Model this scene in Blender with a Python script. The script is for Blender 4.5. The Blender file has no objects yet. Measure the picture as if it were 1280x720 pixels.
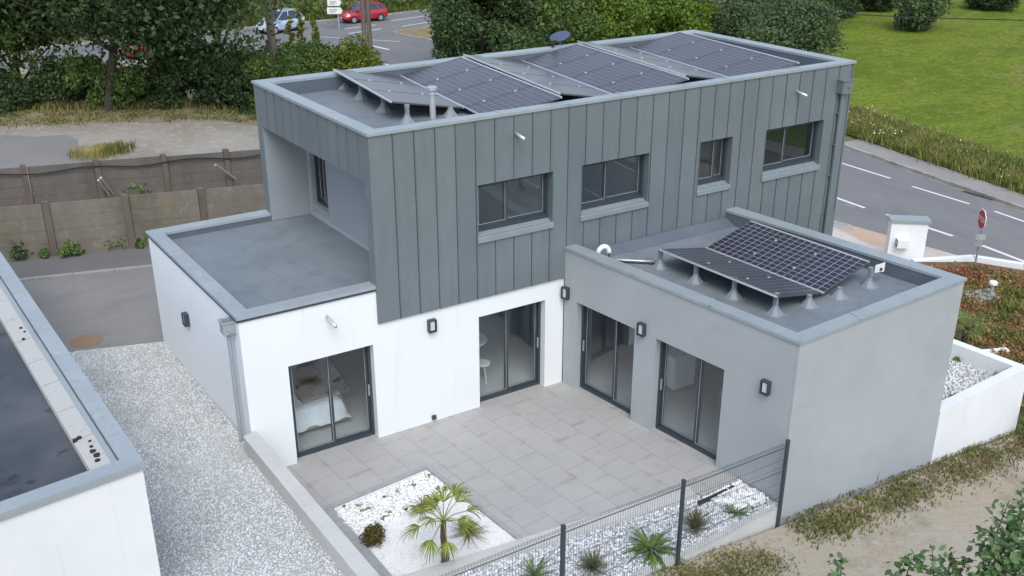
import bpy, bmesh, math, random
import numpy as np
from mathutils import Vector, Matrix
R = math.radians
random.seed(7); rng = np.random.default_rng(11)
C = bpy.context.scene.collection
scn = bpy.context.scene

# ------------------------------------------------------------------ camera
CAM = np.array([-7.37, -16.837, 11.2504]); FPX = 1275.09
yaw, pit, rol = 0.55614, -0.40864, -0.00078
fw = np.array([math.sin(yaw)*math.cos(pit), math.cos(yaw)*math.cos(pit), math.sin(pit)])
rt = np.array([math.cos(yaw), -math.sin(yaw), 0.]); up = np.cross(rt, fw)
rt, up = rt*math.cos(rol)+up*math.sin(rol), -rt*math.sin(rol)+up*math.cos(rol)
def G(px, py, z=0.):                       # ground point seen at a photo pixel
    d = fw+rt*(px-640)/FPX+up*(360-py)/FPX
    t = (z-CAM[2])/d[2]; p = CAM+d*t
    return (float(p[0]), float(p[1]), z)
cd = bpy.data.cameras.new('camera'); cam = bpy.data.objects.new('camera', cd); C.objects.link(cam)
cd.sensor_width = 36; cd.lens = FPX/1280*36; cd.clip_start = .1; cd.clip_end = 3000
cam.matrix_world = Matrix(((rt[0], up[0], -fw[0], CAM[0]), (rt[1], up[1], -fw[1], CAM[1]), (rt[2], up[2], -fw[2], CAM[2]), (0, 0, 0, 1)))
scn.camera = cam

# ------------------------------------------------------------------ materials
def mat(name, col, rough=.7, metal=0, layers=(), bump=None, spec=.5, trans=0, island=0, coat=0):
    """layers: (scale, lo, hi, colour[, detail[, stretch]]) noise masks mixed over the base colour"""
    m = bpy.data.materials.new(name); m.use_nodes = True
    nt = m.node_tree; N = nt.nodes; L = nt.links
    b = N['Principled BSDF']; out = N['Material Output']
    b.inputs['Roughness'].default_value = rough; b.inputs['Metallic'].default_value = metal
    b.inputs['Specular IOR Level'].default_value = spec
    if coat: b.inputs['Coat Weight'].default_value = coat; b.inputs['Coat Roughness'].default_value = .05
    tc = N.new('ShaderNodeTexCoord')
    rgb = N.new('ShaderNodeRGB'); rgb.outputs[0].default_value = (*col, 1); cur = rgb.outputs[0]
    for ly in layers:
        sc, lo, hi, c2 = ly[:4]; det = ly[4] if len(ly) > 4 else 4; st = ly[5] if len(ly) > 5 else (1, 1, 1)
        mp = N.new('ShaderNodeMapping'); mp.inputs['Scale'].default_value = st; L.new(tc.outputs['Object'], mp.inputs[0])
        n = N.new('ShaderNodeTexNoise'); n.inputs['Scale'].default_value = sc; n.inputs['Detail'].default_value = det
        n.inputs['Roughness'].default_value = .6; L.new(mp.outputs[0], n.inputs['Vector'])
        r = N.new('ShaderNodeMapRange'); r.inputs[1].default_value = lo; r.inputs[2].default_value = hi; L.new(n.outputs[0], r.inputs[0])
        mx = N.new('ShaderNodeMix'); mx.data_type = 'RGBA'; L.new(r.outputs[0], mx.inputs[0]); L.new(cur, mx.inputs[6]); mx.inputs[7].default_value = (*c2, 1)
        cur = mx.outputs[2]
    if island:
        g = N.new('ShaderNodeNewGeometry'); h = N.new('ShaderNodeHueSaturation')
        r = N.new('ShaderNodeMapRange'); r.inputs[3].default_value = 1-island; r.inputs[4].default_value = 1+island
        L.new(g.outputs['Random Per Island'], r.inputs[0]); L.new(r.outputs[0], h.inputs['Value']); L.new(cur, h.inputs['Color'])
        r2 = N.new('ShaderNodeMapRange'); r2.inputs[3].default_value = .515; r2.inputs[4].default_value = .485
        L.new(g.outputs['Random Per Island'], r2.inputs[0]); L.new(r2.outputs[0], h.inputs['Hue']); cur = h.outputs[0]
    L.new(cur, b.inputs['Base Color'])
    if bump:
        n = N.new('ShaderNodeTexNoise'); n.inputs['Scale'].default_value = bump[0]; n.inputs['Detail'].default_value = 6
        L.new(tc.outputs['Object'], n.inputs['Vector'])
        bp = N.new('ShaderNodeBump'); bp.inputs['Strength'].default_value = bump[1]; bp.inputs['Distance'].default_value = bump[2] if len(bump) > 2 else .02
        L.new(n.outputs[0], bp.inputs['Height']); L.new(bp.outputs[0], b.inputs['Normal'])
    if trans:
        t = N.new('ShaderNodeBsdfTranslucent'); L.new(cur, t.inputs[0]); ms = N.new('ShaderNodeMixShader'); ms.inputs[0].default_value = trans
        L.new(b.outputs[0], ms.inputs[1]); L.new(t.outputs[0], ms.inputs[2]); L.new(ms.outputs[0], out.inputs[0])
    return m
def glass_mat(name, tint, ior=1.6):
    m = bpy.data.materials.new(name); m.use_nodes = True; nt = m.node_tree; N = nt.nodes; L = nt.links
    N.remove(N['Principled BSDF'])
    t = N.new('ShaderNodeBsdfTransparent'); t.inputs[0].default_value = (*tint, 1)
    g = N.new('ShaderNodeBsdfGlossy'); g.inputs['Roughness'].default_value = .01
    f = N.new('ShaderNodeLayerWeight'); f.inputs[0].default_value = .5
    pw_ = N.new('ShaderNodeMath'); pw_.operation = 'POWER'; pw_.inputs[1].default_value = 3.5; L.new(f.outputs['Facing'], pw_.inputs[0])
    ml = N.new('ShaderNodeMath'); ml.operation = 'MULTIPLY_ADD'; ml.inputs[1].default_value = .8; ml.inputs[2].default_value = .12; ml.use_clamp = True
    L.new(pw_.outputs[0], ml.inputs[0])
    ms = N.new('ShaderNodeMixShader'); L.new(ml.outputs[0], ms.inputs[0]); L.new(t.outputs[0], ms.inputs[1]); L.new(g.outputs[0], ms.inputs[2])
    L.new(ms.outputs[0], N['Material Output'].inputs[0]); return m
M = {}
M['white'] = mat('white_render', (.765, .795, .80), .85, layers=((.6, .45, .75, (.75, .76, .76)), (5, .6, .8, (.70, .715, .715), 5, (1, 1, .07)), (3, .66, .8, (.70, .70, .68))), bump=(60, .12, .01))
M['white2'] = mat('white_render_weathered', (.74, .755, .76), .85, layers=((.9, .4, .8, (.66, .69, .70)), (4, .55, .8, (.60, .63, .64), 6, (1, 1, .08))), bump=(60, .12, .01))
M['grey'] = mat('grey_render', (.335, .362, .376), .85, layers=((.35, .42, .68, (.375, .402, .414)), (1.1, .5, .8, (.315, .34, .353), 6), (4, .66, .85, (.295, .32, .335), 5, (1, 1, .10)), (.5, .56, .74, (.385, .41, .42), 5)), bump=(60, .15, .01))
M['zinc'] = mat('zinc', (.158, .186, .20), .45, .15, layers=((.8, .4, .7, (.175, .208, .224)), (5, .5, .8, (.138, .168, .185), 4, (1, 1, .12)), (2.2, .62, .75, (.19, .22, .235), 5, (1, 1, .2))), bump=(1.3, .12, .03), island=.045)
M['coping'] = mat('coping_metal', (.35, .39, .40), .45, .2, layers=((1.2, .4, .7, (.29, .345, .36)), (5, .6, .72, (.25, .30, .315), 5, (1, 1, .3))))
M['coping_old'] = mat('coping_weathered', (.35, .39, .41), .45, .2, layers=((.9, .4, .7, (.40, .44, .465)), (5, .58, .72, (.29, .335, .36)), (12, .5, .9, (.31, .36, .39))))
M['membrane'] = mat('roof_membrane', (.165, .195, .215), .6, 0, layers=((.6, .35, .7, (.21, .24, .258)), (2.2, .5, .75, (.14, .168, .188)), (14, .6, .8, (.22, .25, .27))), bump=(3, .1, .02))
M['sill'] = mat('sill_zinc', (.265, .315, .335), .45, .2, layers=((2, .4, .7, (.235, .28, .30)),))
M['upstand'] = mat('upstand_shade_tone', (.095, .12, .145), .55, layers=((1.5, .4, .7, (.12, .145, .17)),))  # parapet shade put into the colour: darker than the roof membrane
M['membrane_dark'] = mat('roof_membrane_dark', (.045, .05, .055), .38, layers=((.5, .4, .62, (.09, .095, .1)), (1.8, .6, .68, (.02, .022, .025)), (6, .6, .7, (.06, .065, .07))), bump=(3, .1, .02))
M['capstone'] = mat('bare_mortar', (.43, .435, .42), .9, layers=((5, .45, .7, (.45, .43, .4)), (14, .6, .75, (.3, .29, .27))), bump=(20, .3))
M['tar'] = mat('tar', (.02, .02, .022), .6)
M['frame'] = mat('anthracite_aluminium', (.045, .06, .072), .45, .1)
M['steel_light'] = mat('light_steel', (.55, .57, .58), .4, .5)
M['plastic_grey'] = mat('grey_plastic', (.30, .33, .35), .5)
M['alu'] = mat('aluminium', (.72, .73, .74), .35, .6)
M['foot'] = mat('galvanised_foot', (.215, .25, .272), .65, .1, layers=((10, .4, .7, (.23, .27, .29)),))
M['black'] = mat('black_plastic', (.02, .02, .022), .5)
M['glass'] = glass_mat('window_glass', (.90, .96, .97))
M['interior'] = mat('interior_paint', (.80, .84, .86), .9)
M['interior_floor'] = mat('interior_floor', (.44, .455, .46), .5, layers=((2, .4, .7, (.48, .47, .46)),))
M['diffuser'] = mat('lamp_diffuser', (.55, .57, .58), .4)
M['concrete'] = mat('concrete_low_wall', (.47, .475, .46), .85, layers=((1.5, .4, .7, (.53, .53, .51)), (9, .55, .8, (.4, .405, .39))), bump=(30, .2))
M['kerb'] = mat('kerb_stone', (.30, .31, .31), .85, layers=((6, .4, .7, (.36, .37, .37)),), bump=(30, .2))
M['white_metal'] = mat('white_plastic', (.78, .78, .76), .5)
M['tyre'] = mat('rubber', (.02, .02, .02), .8)
M['bark'] = mat('bark', (.045, .036, .028), .95, layers=((5, .4, .7, (.05, .04, .03), 5, (1, 1, .2)),), bump=(12, .6))
M['pole_wood'] = mat('pole_wood', (.16, .135, .115), .9, layers=((6, .4, .7, (.10, .085, .07), 5, (1, 1, .1)),), bump=(15, .4))
M['red_paint'] = mat('red_paint', (.42, .012, .022), .25, coat=.8)
M['silver_blue'] = mat('silver_blue_paint', (.50, .58, .68), .3, .2, coat=.8)
M['car_glass'] = mat('car_glass', (.02, .03, .045), .04, spec=1.)
M['chrome'] = mat('light_alloy', (.6, .6, .6), .3, .7)
M['lens'] = mat('headlight_lens', (.75, .76, .76), .1)
M['lens_red'] = mat('tail_lens', (.35, .01, .01), .15)
M['stone_w'] = mat('white_marble_chips', (.82, .82, .81), .75, island=.10)
M['stone_g'] = mat('grey_white_chips', (.64, .66, .665), .75, layers=((.9, .45, .7, (.55, .565, .55)), (.5, .55, .7, (.70, .72, .72)), (6, .6, .75, (.50, .51, .49))), island=.30)
M['stone_bed'] = mat('white_grey_chips', (.62, .64, .66), .75, island=.40)
M['gravel_under'] = mat('gravel_base', (.47, .485, .485), .9, layers=((40, .4, .6, (.30, .31, .31)), (.7, .4, .7, (.52, .53, .51))), bump=(50, 1., .03))
M['pebble_under'] = mat('white_sand', (.80, .80, .79), .9, layers=((60, .45, .7, (.70, .70, .69)),), bump=(60, .6, .02))

def leafm(n, c, c2, trans=.35, isl=.36, sc=.6):
    return mat(n, c, .55, layers=((sc, .35, .65, c2), (sc*3.1, .58, .72, tuple(q*1.35 for q in c2))), trans=trans, island=isl, spec=.15)
M['leaf_dark'] = leafm('leaf_dark', (0.049, 0.086, 0.038), (0.084, 0.128, 0.046))
M['leaf_conifer'] = leafm('leaf_conifer', (0.063, 0.113, 0.044), (0.103, 0.157, 0.056))
M['leaf_mid'] = leafm('leaf_mid', (0.091, 0.153, 0.044), (0.146, 0.215, 0.055))
M['leaf_yellow'] = leafm('leaf_yellow', (.125, .18, .03), (.19, .225, .04))
M['leaf_bright'] = leafm('leaf_bright', (0.119, 0.203, 0.034), (0.168, 0.252, 0.041))
M['leaf_olive'] = leafm('leaf_olive', (0.095, 0.143, 0.063), (0.122, 0.179, 0.079))
M['leaf_near'] = leafm('leaf_near', (0.094, 0.171, 0.068), (0.132, 0.209, 0.083), .3, .35)
M['palm_leaf'] = leafm('palm_leaf', (.19, .24, .045), (.29, .31, .07), .3, .4, 4)
M['dry_leaf'] = leafm('dry_leaf', (.24, .19, .09), (.14, .12, .05), .2, .45, 8)
M['brown_ball'] = leafm('brown_foliage', (.15, .105, .04), (.07, .085, .025), .2, .45, 9)
M['weed'] = leafm('weed_leaf', (0.125, 0.219, 0.062), (0.188, 0.269, 0.081), .3, .4, 5)
M['pale_plant'] = leafm('pale_green_leaf', (.19, .215, .10), (.25, .235, .13), .3, .35, 6)
M['grass_dry'] = leafm('dry_grass', (.26, .22, .085), (.13, .16, .045), .3, .45, .9)
M['grass_gold'] = leafm('golden_grass', (.44, .37, .13), (.27, .27, .08), .3, .4, .7)
M['grass_green'] = leafm('green_grass', (.11, .165, .04), (.16, .19, .045), .3, .4, .5)
M['grass_field'] = leafm('field_grass', (.085, .145, .016), (.118, .168, .022), .3, .16, .4)
M['grass_lane'] = leafm('lane_grass', (.24, .20, .085), (.14, .15, .048), .3, .5, 1.1)
M['sedum'] = leafm('reddish_ground_cover', (.31, .135, .07), (.27, .20, .075), .2, .5, 1.0)

# ------------------------------------------------------------------ object helpers
def tag(o, label=None, cat=None, group=None, kind=None):
    if label: o['label'] = label
    if cat: o['category'] = cat
    if group: o['group'] = group
    if kind: o['kind'] = kind
    return o
def thing(name, label, cat, loc=(0, 0, 0), rz=0, group=None):
    o = bpy.data.objects.new(name, None); C.objects.link(o); o.empty_display_size = .2
    o.location = loc; o.rotation_euler = (0, 0, rz)
    return tag(o, label, cat, group)
def wpos(o):
    p = Vector((0, 0, 0))
    while o: p = p+o.location; o = o.parent
    return p
def link(name, me, m, parent=None, world=True):
    o = bpy.data.objects.new(name, me); C.objects.link(o)
    for k in (m if isinstance(m, (list, tuple)) else [m]): me.materials.append(k)
    if parent:
        o.parent = parent
        if world: o.location = -wpos(parent)
    return o
class MB:
    def __init__(s): s.v = []; s.f = []; s.mi = []; s.cm = 0
    def poly(s, pts):
        k = len(s.v); s.v += [tuple(p) for p in pts]; s.f.append(tuple(range(k, k+len(pts)))); s.mi.append(s.cm); return s
    def hexa(s, p):      # 8 points: bottom 4 ring, top 4 ring
        k = len(s.v); s.v += [tuple(q) for q in p]
        for f in ((3, 2, 1, 0), (4, 5, 6, 7), (0, 1, 5, 4), (1, 2, 6, 5), (2, 3, 7, 6), (3, 0, 4, 7)):
            s.f.append(tuple(k+i for i in f)); s.mi.append(s.cm)
        return s
    def box(s, x0, x1, y0, y1, z0, z1):
        return s.hexa([(x0, y0, z0), (x1, y0, z0), (x1, y1, z0), (x0, y1, z0), (x0, y0, z1), (x1, y0, z1), (x1, y1, z1), (x0, y1, z1)])
    def fbox(s, F, u0, u1, z0, z1, d0, d1):
        return s.hexa([F(u0, z0, d0), F(u1, z0, d0), F(u1, z0, d1), F(u0, z0, d1), F(u0, z1, d0), F(u1, z1, d0), F(u1, z1, d1), F(u0, z1, d1)])
    def prism(s, pts, z0, z1, bottom=True):
        n = len(pts); k = len(s.v)
        zz0 = z0 if hasattr(z0, '__len__') else [z0]*n; zz1 = z1 if hasattr(z1, '__len__') else [z1]*n
        s.v += [(p[0], p[1], zz0[i]) for i, p in enumerate(pts)]+[(p[0], p[1], zz1[i]) for i, p in enumerate(pts)]
        s.f.append(tuple(range(k+n, k+2*n))); s.mi.append(s.cm)
        if bottom: s.f.append(tuple(range(k+n-1, k-1, -1))); s.mi.append(s.cm)
        for i in range(n):
            j = (i+1) % n; s.f.append((k+i, k+j, k+n+j, k+n+i)); s.mi.append(s.cm)
        return s
    def tube(s, pts, r, n=8, cap=True):
        pts = [Vector(p) for p in pts]; k = len(s.v); prev = None
        for i, p in enumerate(pts):
            t = (pts[min(i+1, len(pts)-1)]-pts[max(i-1, 0)]).normalized()
            a = prev if prev else (Vector((0, 0, 1)) if abs(t.z) < .9 else Vector((1, 0, 0)))
            x = (a-t*a.dot(t)).normalized(); y = t.cross(x); prev = x
            rr = r[i] if hasattr(r, '__len__') else r
            for j in range(n):
                an = 2*math.pi*j/n; s.v.append(tuple(p+(x*math.cos(an)+y*math.sin(an))*rr))
        for i in range(len(pts)-1):
            for j in range(n):
                a = k+i*n+j; b = k+i*n+(j+1) % n; s.f.append((a, b, b+n, a+n)); s.mi.append(s.cm)
        if cap:
            s.f.append(tuple(k+j for j in range(n-1, -1, -1))); s.mi.append(s.cm)
            e = k+(len(pts)-1)*n; s.f.append(tuple(e+j for j in range(n))); s.mi.append(s.cm)
        return s
    def lathe(s, c, prof, n=16):
        return s.tube([(c[0], c[1], c[2]+z) for r, z in prof], [max(r, .001) for r, z in prof], n)
    def build(s, name, m, parent=None, world=True, smooth=False, bevel=0):
        me = bpy.data.meshes.new(name); me.from_pydata(s.v, [], s.f)
        bm = bmesh.new(); bm.from_mesh(me); bmesh.ops.recalc_face_normals(bm, faces=bm.faces)
        bm.to_mesh(me); bm.free()
        if any(s.mi): me.polygons.foreach_set('material_index', s.mi)
        if smooth: me.polygons.foreach_set('use_smooth', [True]*len(me.polygons))
        o = link(name, me, m, parent, world)
        if bevel:
            md = o.modifiers.new('bevel', 'BEVEL'); md.width = bevel; md.segments = 2; md.limit_method = 'ANGLE'
        return o
def fast(name, verts, faces, m, parent=None, world=True, smooth=False):
    verts = np.asarray(verts, np.float32).reshape(-1, 3); faces = np.asarray(faces, np.int32)
    me = bpy.data.meshes.new(name); nf, k = faces.shape
    me.vertices.add(len(verts)); me.vertices.foreach_set('co', verts.ravel())
    me.loops.add(nf*k); me.loops.foreach_set('vertex_index', faces.ravel())
    me.polygons.add(nf); me.polygons.foreach_set('loop_start', np.arange(0, nf*k, k, dtype=np.int32))
    me.update(calc_edges=True)
    if smooth: me.polygons.foreach_set('use_smooth', [True]*nf)
    return link(name, me, m, parent, world)
def struct(name, mb, m): return tag(mb.build(name, m), kind='structure')

def wall_mesh(F, L, z0, z1, ops, th, mb=None, u0=0.):
    """panel in (u,z) with rectangular openings (ua,ub,za,zb); front at d=0, back at d=th"""
    mb = mb or MB()
    us = sorted({u0, L, *[o[0] for o in ops], *[o[1] for o in ops]}); zs = sorted({z0, z1, *[o[2] for o in ops], *[o[3] for o in ops]})
    us = [u for u in us if u0 <= u <= L]; zs = [z for z in zs if z0 <= z <= z1]
    solid = lambda i, j: 0 <= i < len(us)-1 and 0 <= j < len(zs)-1 and not any(o[0] <= (us[i]+us[i+1])/2 <= o[1] and o[2] <= (zs[j]+zs[j+1])/2 <= o[3] for o in ops)
    for i in range(len(us)-1):
        for j in range(len(zs)-1):
            if not solid(i, j): continue
            a, b, c, d = us[i], us[i+1], zs[j], zs[j+1]
            mb.poly([F(a, c, 0), F(b, c, 0), F(b, d, 0), F(a, d, 0)]); mb.poly([F(b, c, th), F(a, c, th), F(a, d, th), F(b, d, th)])
            if not solid(i-1, j): mb.poly([F(a, c, th), F(a, c, 0), F(a, d, 0), F(a, d, th)])
            if not solid(i+1, j): mb.poly([F(b, c, 0), F(b, c, th), F(b, d, th), F(b, d, 0)])
            if not solid(i, j-1): mb.poly([F(a, c, th), F(b, c, th), F(b, c, 0), F(a, c, 0)])
            if not solid(i, j+1): mb.poly([F(a, d, 0), F(b, d, 0), F(b, d, th), F(a, d, th)])
    return mb
def frame_of(p, q, inward):
    p = Vector((*p, 0)); q = Vector((*q, 0)); U = (q-p).normalized(); Nn = Vector((-U.y, U.x, 0))
    if Nn.dot(Vector((*inward, 0))) < 0: Nn = -Nn
    return (lambda u, z, d: tuple(p+U*u+Nn*d+Vector((0, 0, z)))), (q-p).length
def weld(o):
    bm = bmesh.new(); bm.from_mesh(o.data); bmesh.ops.remove_doubles(bm, verts=bm.verts, dist=1e-4); bmesh.ops.recalc_face_normals(bm, faces=bm.faces); bm.to_mesh(o.data); bm.free(); return o
def opening_unit(parent, kind, F, u0, u1, z0, z1, d, split, mirror=False, label=None):
    """window / sliding door set at depth d: outer frame, two sashes with panes"""
    mb = MB(); fr = .055
    mb.fbox(F, u0, u1, z0, z0+fr, d, d+.12); mb.fbox(F, u0, u1, z1-fr, z1, d, d+.12)
    mb.fbox(F, u0, u0+fr, z0+fr, z1-fr, d, d+.12); mb.fbox(F, u1-fr, u1, z0+fr, z1-fr, d, d+.12)
    w = mb.build(kind, M['frame'], parent)
    if label: w['label'] = label
    a, b = u0+fr, u1-fr; m = a+(b-a)*split; st = .05
    for i, (p, q, dd) in enumerate(((a, m+.03, .012), (m-.03, b, .062))):
        if mirror: dd = .074-dd
        s = MB(); e0 = d+dd; e1 = d+dd+.045; zb, zt = z0+fr+.002, z1-fr-.002
        s.fbox(F, p, q, zb, zb+st+.02, e0, e1); s.fbox(F, p, q, zt-st, zt, e0, e1)
        s.fbox(F, p, p+st, zb+st+.02, zt-st, e0, e1); s.fbox(F, q-st, q, zb+st+.02, zt-st, e0, e1)
        s.build('sash', M['frame'], w)
        g = MB(); gz = e0+.02; g.poly([F(p+st, zb+st+.02, gz), F(q-st, zb+st+.02, gz), F(q-st, zt-st, gz), F(p+st, zt-st, gz)])
        g.build('pane', M['glass'], w)
        t = MB(); k = .008   # light gasket line round the pane
        for (A, B, Cc, Dd) in ((p+st, q-st, zb+st+.02, zb+st+.02+k), (p+st, p+st+k, zb+st+.03, zt-st), (q-st-k, q-st, zb+st+.03, zt-st)):
            t.fbox(F, A, B, Cc, Dd, e0+.002, e0+.012)
        t.build('gasket', M['steel_light'], w)
    if kind == 'sliding_door':
        h = MB(); hu = (b-.035) if not mirror else (a+.015)
        h.fbox(F, hu, hu+.025, z0+.95, z0+1.2, d-.012, d+.012); h.build('handle', M['plastic_grey'], w)
    return w

# ------------------------------------------------------------------ HOUSE
s1 = -.04746; s2 = -.14051
def A1(x, y): return (x+s1*y, y)
LZ, DZ, HZ = 12.956, 5.57, 6.444
house = thing('house', 'two storey flat roofed house of white and grey render with a grey zinc upper floor', 'house')
P = lambda mb, n, m, **k: mb.build(n, M[m], house, **k)
# -- white ground floor
E0, D0 = A1(-2.742, .05), A1(-2.742, 5.55)
Ff, _ = frame_of((-2.742, .05), (13, .05), (0, 1))
FD = lambda x: x+2.742
d_ops = [(FD(-1.895), FD(-.125), -.02, 2.16), (FD(2.30), FD(3.985), -.02, 2.16)]
w1 = wall_mesh(Ff, FD(4.47), -.4, 3.335, d_ops, .28)
weld(P(w1, 'front_wall', 'white'))
Fl, Ll = frame_of((E0[0], E0[1]+.28), D0, (1, 0))
weld(P(wall_mesh(Fl, Ll, -.4, 3.335, [], .26), 'side_wall', 'white'))
Fb, Lb = frame_of(D0, A1(-.001, 5.55), (0, -1))
weld(P(wall_mesh(Fb, Lb, -.4, 3.335, [(.9, 2.3, .9, 2.15)], .26, u0=.262), 'back_wall', 'white'))
opening_unit(house, 'window', Fb, .904, 2.296, .904, 2.146, .1, .5)  # unseen window, added to let daylight into the bedroom
mb = MB().box(9.5, 12.9, .05, .33, -2.2, 2.6); P(mb, 'front_wall', 'white')
q = [A1(12.6, .34), A1(12.9, .34), A1(12.9, 5.5), A1(12.6, 5.5)]; P(MB().prism(q, -2.2, 2.6), 'side_wall', 'white')
q = [A1(0.02, 5.25), A1(12.58, 5.25), A1(12.58, 5.52), A1(0.02, 5.52)]; Fbw, Lbw = frame_of(A1(0.02, 5.52), A1(12.58, 5.52), (0, -1))
GB = [(3.3, 6.1, .0, 2.15), (7.2, 8.9, .9, 2.15)]; UB = [(2.6, 4.2, 3.9, 5.1), (5.6, 7.0, 3.9, 5.1), (10.2, 11.8, 3.9, 5.1)]  # unseen back openings, added to bring daylight into the rooms
weld(P(wall_mesh(Fbw, Lbw, -1.0, 2.6, GB, .27), 'back_wall', 'white'))
for o in GB: opening_unit(house, 'window', Fbw, o[0]+.004, o[1]-.004, o[2]+.004, o[3]-.004, .12, .5)
# white block coping
def strip(outer, inner, z0, z1, name, m, lip=.07):
    mb = MB()
    for i in range(len(outer)-1):
        o0, o1, i0, i1 = outer[i], outer[i+1], inner[i], inner[i+1]
        mb.hexa([(*o0, z0), (*o1, z0), (*i1, z0-.012), (*i0, z0-.012), (*o0, z1), (*o1, z1), (*i1, z1-.012), (*i0, z1-.012)])
    o = P(mb, name, m); return o
oc = [(-.004, .02), (E0[0]-.03, .02), A1(-2.772, 5.58), A1(-.004, 5.58)]
ic = [(-.004, .345), (E0[0]+.27, .345), A1(-2.46, 5.27), A1(-.004, 5.27)]
strip(oc, ic, 3.345, 3.405, 'coping', 'coping_old')['label'] = 'pale grey metal coping of the left terrace roof with oval stains'
dr = MB()
for a, b in ((0, 1), (1, 2)):
    p0, p1 = Vector((*oc[a], 0)), Vector((*oc[b], 0)); t = (p1-p0).normalized(); n = Vector((t.y, -t.x, 0))
    if a == 0: n = Vector((0, -1, 0))
    else: n = Vector((-1, 0, 0))
    dr.hexa([tuple(p0+Vector((0, 0, 3.30))), tuple(p1+Vector((0, 0, 3.30))), tuple(p1-n*.02+Vector((0, 0, 3.30))), tuple(p0-n*.02+Vector((0, 0, 3.30))),
             tuple(p0+Vector((0, 0, 3.344))), tuple(p1+Vector((0, 0, 3.344))), tuple(p1-n*.02+Vector((0, 0, 3.344))), tuple(p0-n*.02+Vector((0, 0, 3.344)))])
P(dr, 'drip_edge', 'frame')
# membrane of the left terrace roof (runs into the recess)
mq = [(-.02, .31), (E0[0]+.25, .31), A1(-2.49, 5.30), A1(.98, 5.30), A1(.98, .26), (.02, .26)]
P(MB().prism(mq, 3.0, 3.20), 'roof_membrane', 'membrane')
sm = MB(); a = Vector(G(303.5, 307.5, 3.2)); b = Vector(G(383, 371, 3.2)); t = (b-a).normalized(); n = Vector((-t.y, t.x, 0))*.05
sm.hexa([tuple(a-n), tuple(b-n), tuple(b+n), tuple(a+n), *[tuple(q+Vector((0, 0, .006))) for q in (a-n, b-n, b+n, a+n)]]); P(sm, 'membrane_seam', 'membrane')
up_ = MB()     # membrane upstands on the inner parapet faces
i2 = [(-.03, .325), (E0[0]+.265, .325), A1(-2.477, 5.285), A1(.98, 5.285)]
for i in range(3):
    a, b = i2[i], i2[i+1]; c = [(-.03, .30), (E0[0]+.24, .30), A1(-2.50, 5.31), A1(.98, 5.31)]
    up_.hexa([(*a, 3.19), (*b, 3.19), (*c[i+1], 3.19), (*c[i], 3.19), (*a, 3.332), (*b, 3.332), (*c[i+1], 3.332), (*c[i], 3.332)])
P(up_, 'upstand', 'upstand')
# -- zinc upper floor
SE = .4432; seams = [.045+SE*i for i in range(1, 30) if .045+SE*i < LZ-.05]
W = [(2.285, 4.10, 3.90, 5.065), (4.83, 6.65, 3.90, 5.08), (8.11, 9.10, 3.90, 5.10), (10.16, 12.10, 3.90, 5.10)]
ZB = 2.60; ZT = 6.38
Fz, _ = frame_of((0, 0), (LZ, 0), (0, 1))
weld(P(wall_mesh(lambda u, z, d: Fz(u, z, d+.03), LZ-.01, ZB+.012, ZT, W, .22, u0=.004), 'upper_front_wall', 'zinc'))
def trays(F, L, z0, z1, ops, ss, name='zinc_cladding'):
    mb = MB(); edges = [0]+ss+[L]; g = .016
    for i in range(len(edges)-1):
        a = edges[i]+(g if i else 0); b = edges[i+1]-(g if i < len(edges)-2 else 0)
        cuts = sorted({a, b, *[o[k] for o in ops for k in (0, 1) if a < o[k] < b]})
        for k in range(len(cuts)-1):
            x0, x1 = cuts[k], cuts[k+1]; mid = (x0+x1)/2
            segs = [(z0, z1)]
            for o in ops:
                if o[0] < mid < o[1]: segs = [(z0, o[2]), (o[3], z1)]
            for (za, zb) in segs:
                if zb-za < .02: continue
                mb.poly([F(x0, za, 0), F(x1, za, 0), F(x1, zb, 0), F(x0, zb, 0)])
                for (pa, pb) in (((x0, za), (x0, zb)), ((x1, zb), (x1, za)), ((x1, za), (x0, za)), ((x0, zb), (x1, zb))):
                    mb.poly([F(*pa, 0), F(*pb, 0), F(*pb, .034), F(*pa, .034)])
    # standing seams
    for s in ss:
        segs = [(z0, z1)]
        for o in ops:
            if o[0]-.01 < s < o[1]+.01: segs = [(z0, o[2]-.0), (o[3], z1)]
        for (za, zb) in segs: mb.fbox(F, s-.005, s+.005, za, zb, -.018, .032)
    return P(mb, name, 'zinc')
trays(Fz, LZ, ZB, ZT, W, seams)
Fz2, _ = frame_of((9.42, 0), (LZ, 0), (0, 1))
trays(Fz2, LZ-9.42, -1.6, ZB-.006, [], [SE*i-.08 for i in range(1, 8)])
# left gable: fascia over the recess
Fg, Lg = frame_of((0, 0), A1(0, DZ), (1, 0))
P(MB().fbox(lambda u, z, d: Fg(u, z, d+.03), .252, Lg-.272, 5.47, ZT, 0, .2), 'fascia_wall', 'zinc')
trays(Fg, Lg, 5.46, ZT, [], [SE*i for i in range(1, 13) if SE*i < Lg-.1], 'zinc_fascia')
P(MB().fbox(Fg, 0, .25, ZB, 5.458, 0, .028), 'zinc_corner', 'zinc')
bw = [A1(.004, 5.30), A1(LZ-.01, 5.30), A1(LZ-.01, DZ), A1(.004, DZ)]
Fbu, Lbu = frame_of(A1(.004, DZ), A1(LZ-.01, DZ), (0, -1))
weld(P(wall_mesh(Fbu, Lbu, ZB, ZT, UB, .27), 'upper_back_wall', 'zinc'))
for o in UB: opening_unit(house, 'window', Fbu, o[0]+.004, o[1]-.004, o[2]+.004, o[3]-.004, .12, .5)  # upper back windows out of view, added to brighten the rooms
rw = [A1(LZ-.25, .26), A1(LZ, .26), A1(LZ, 5.295), A1(LZ-.25, 5.295)]
P(MB().prism(rw, ZB, ZT), 'upper_side_wall', 'zinc')
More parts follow.
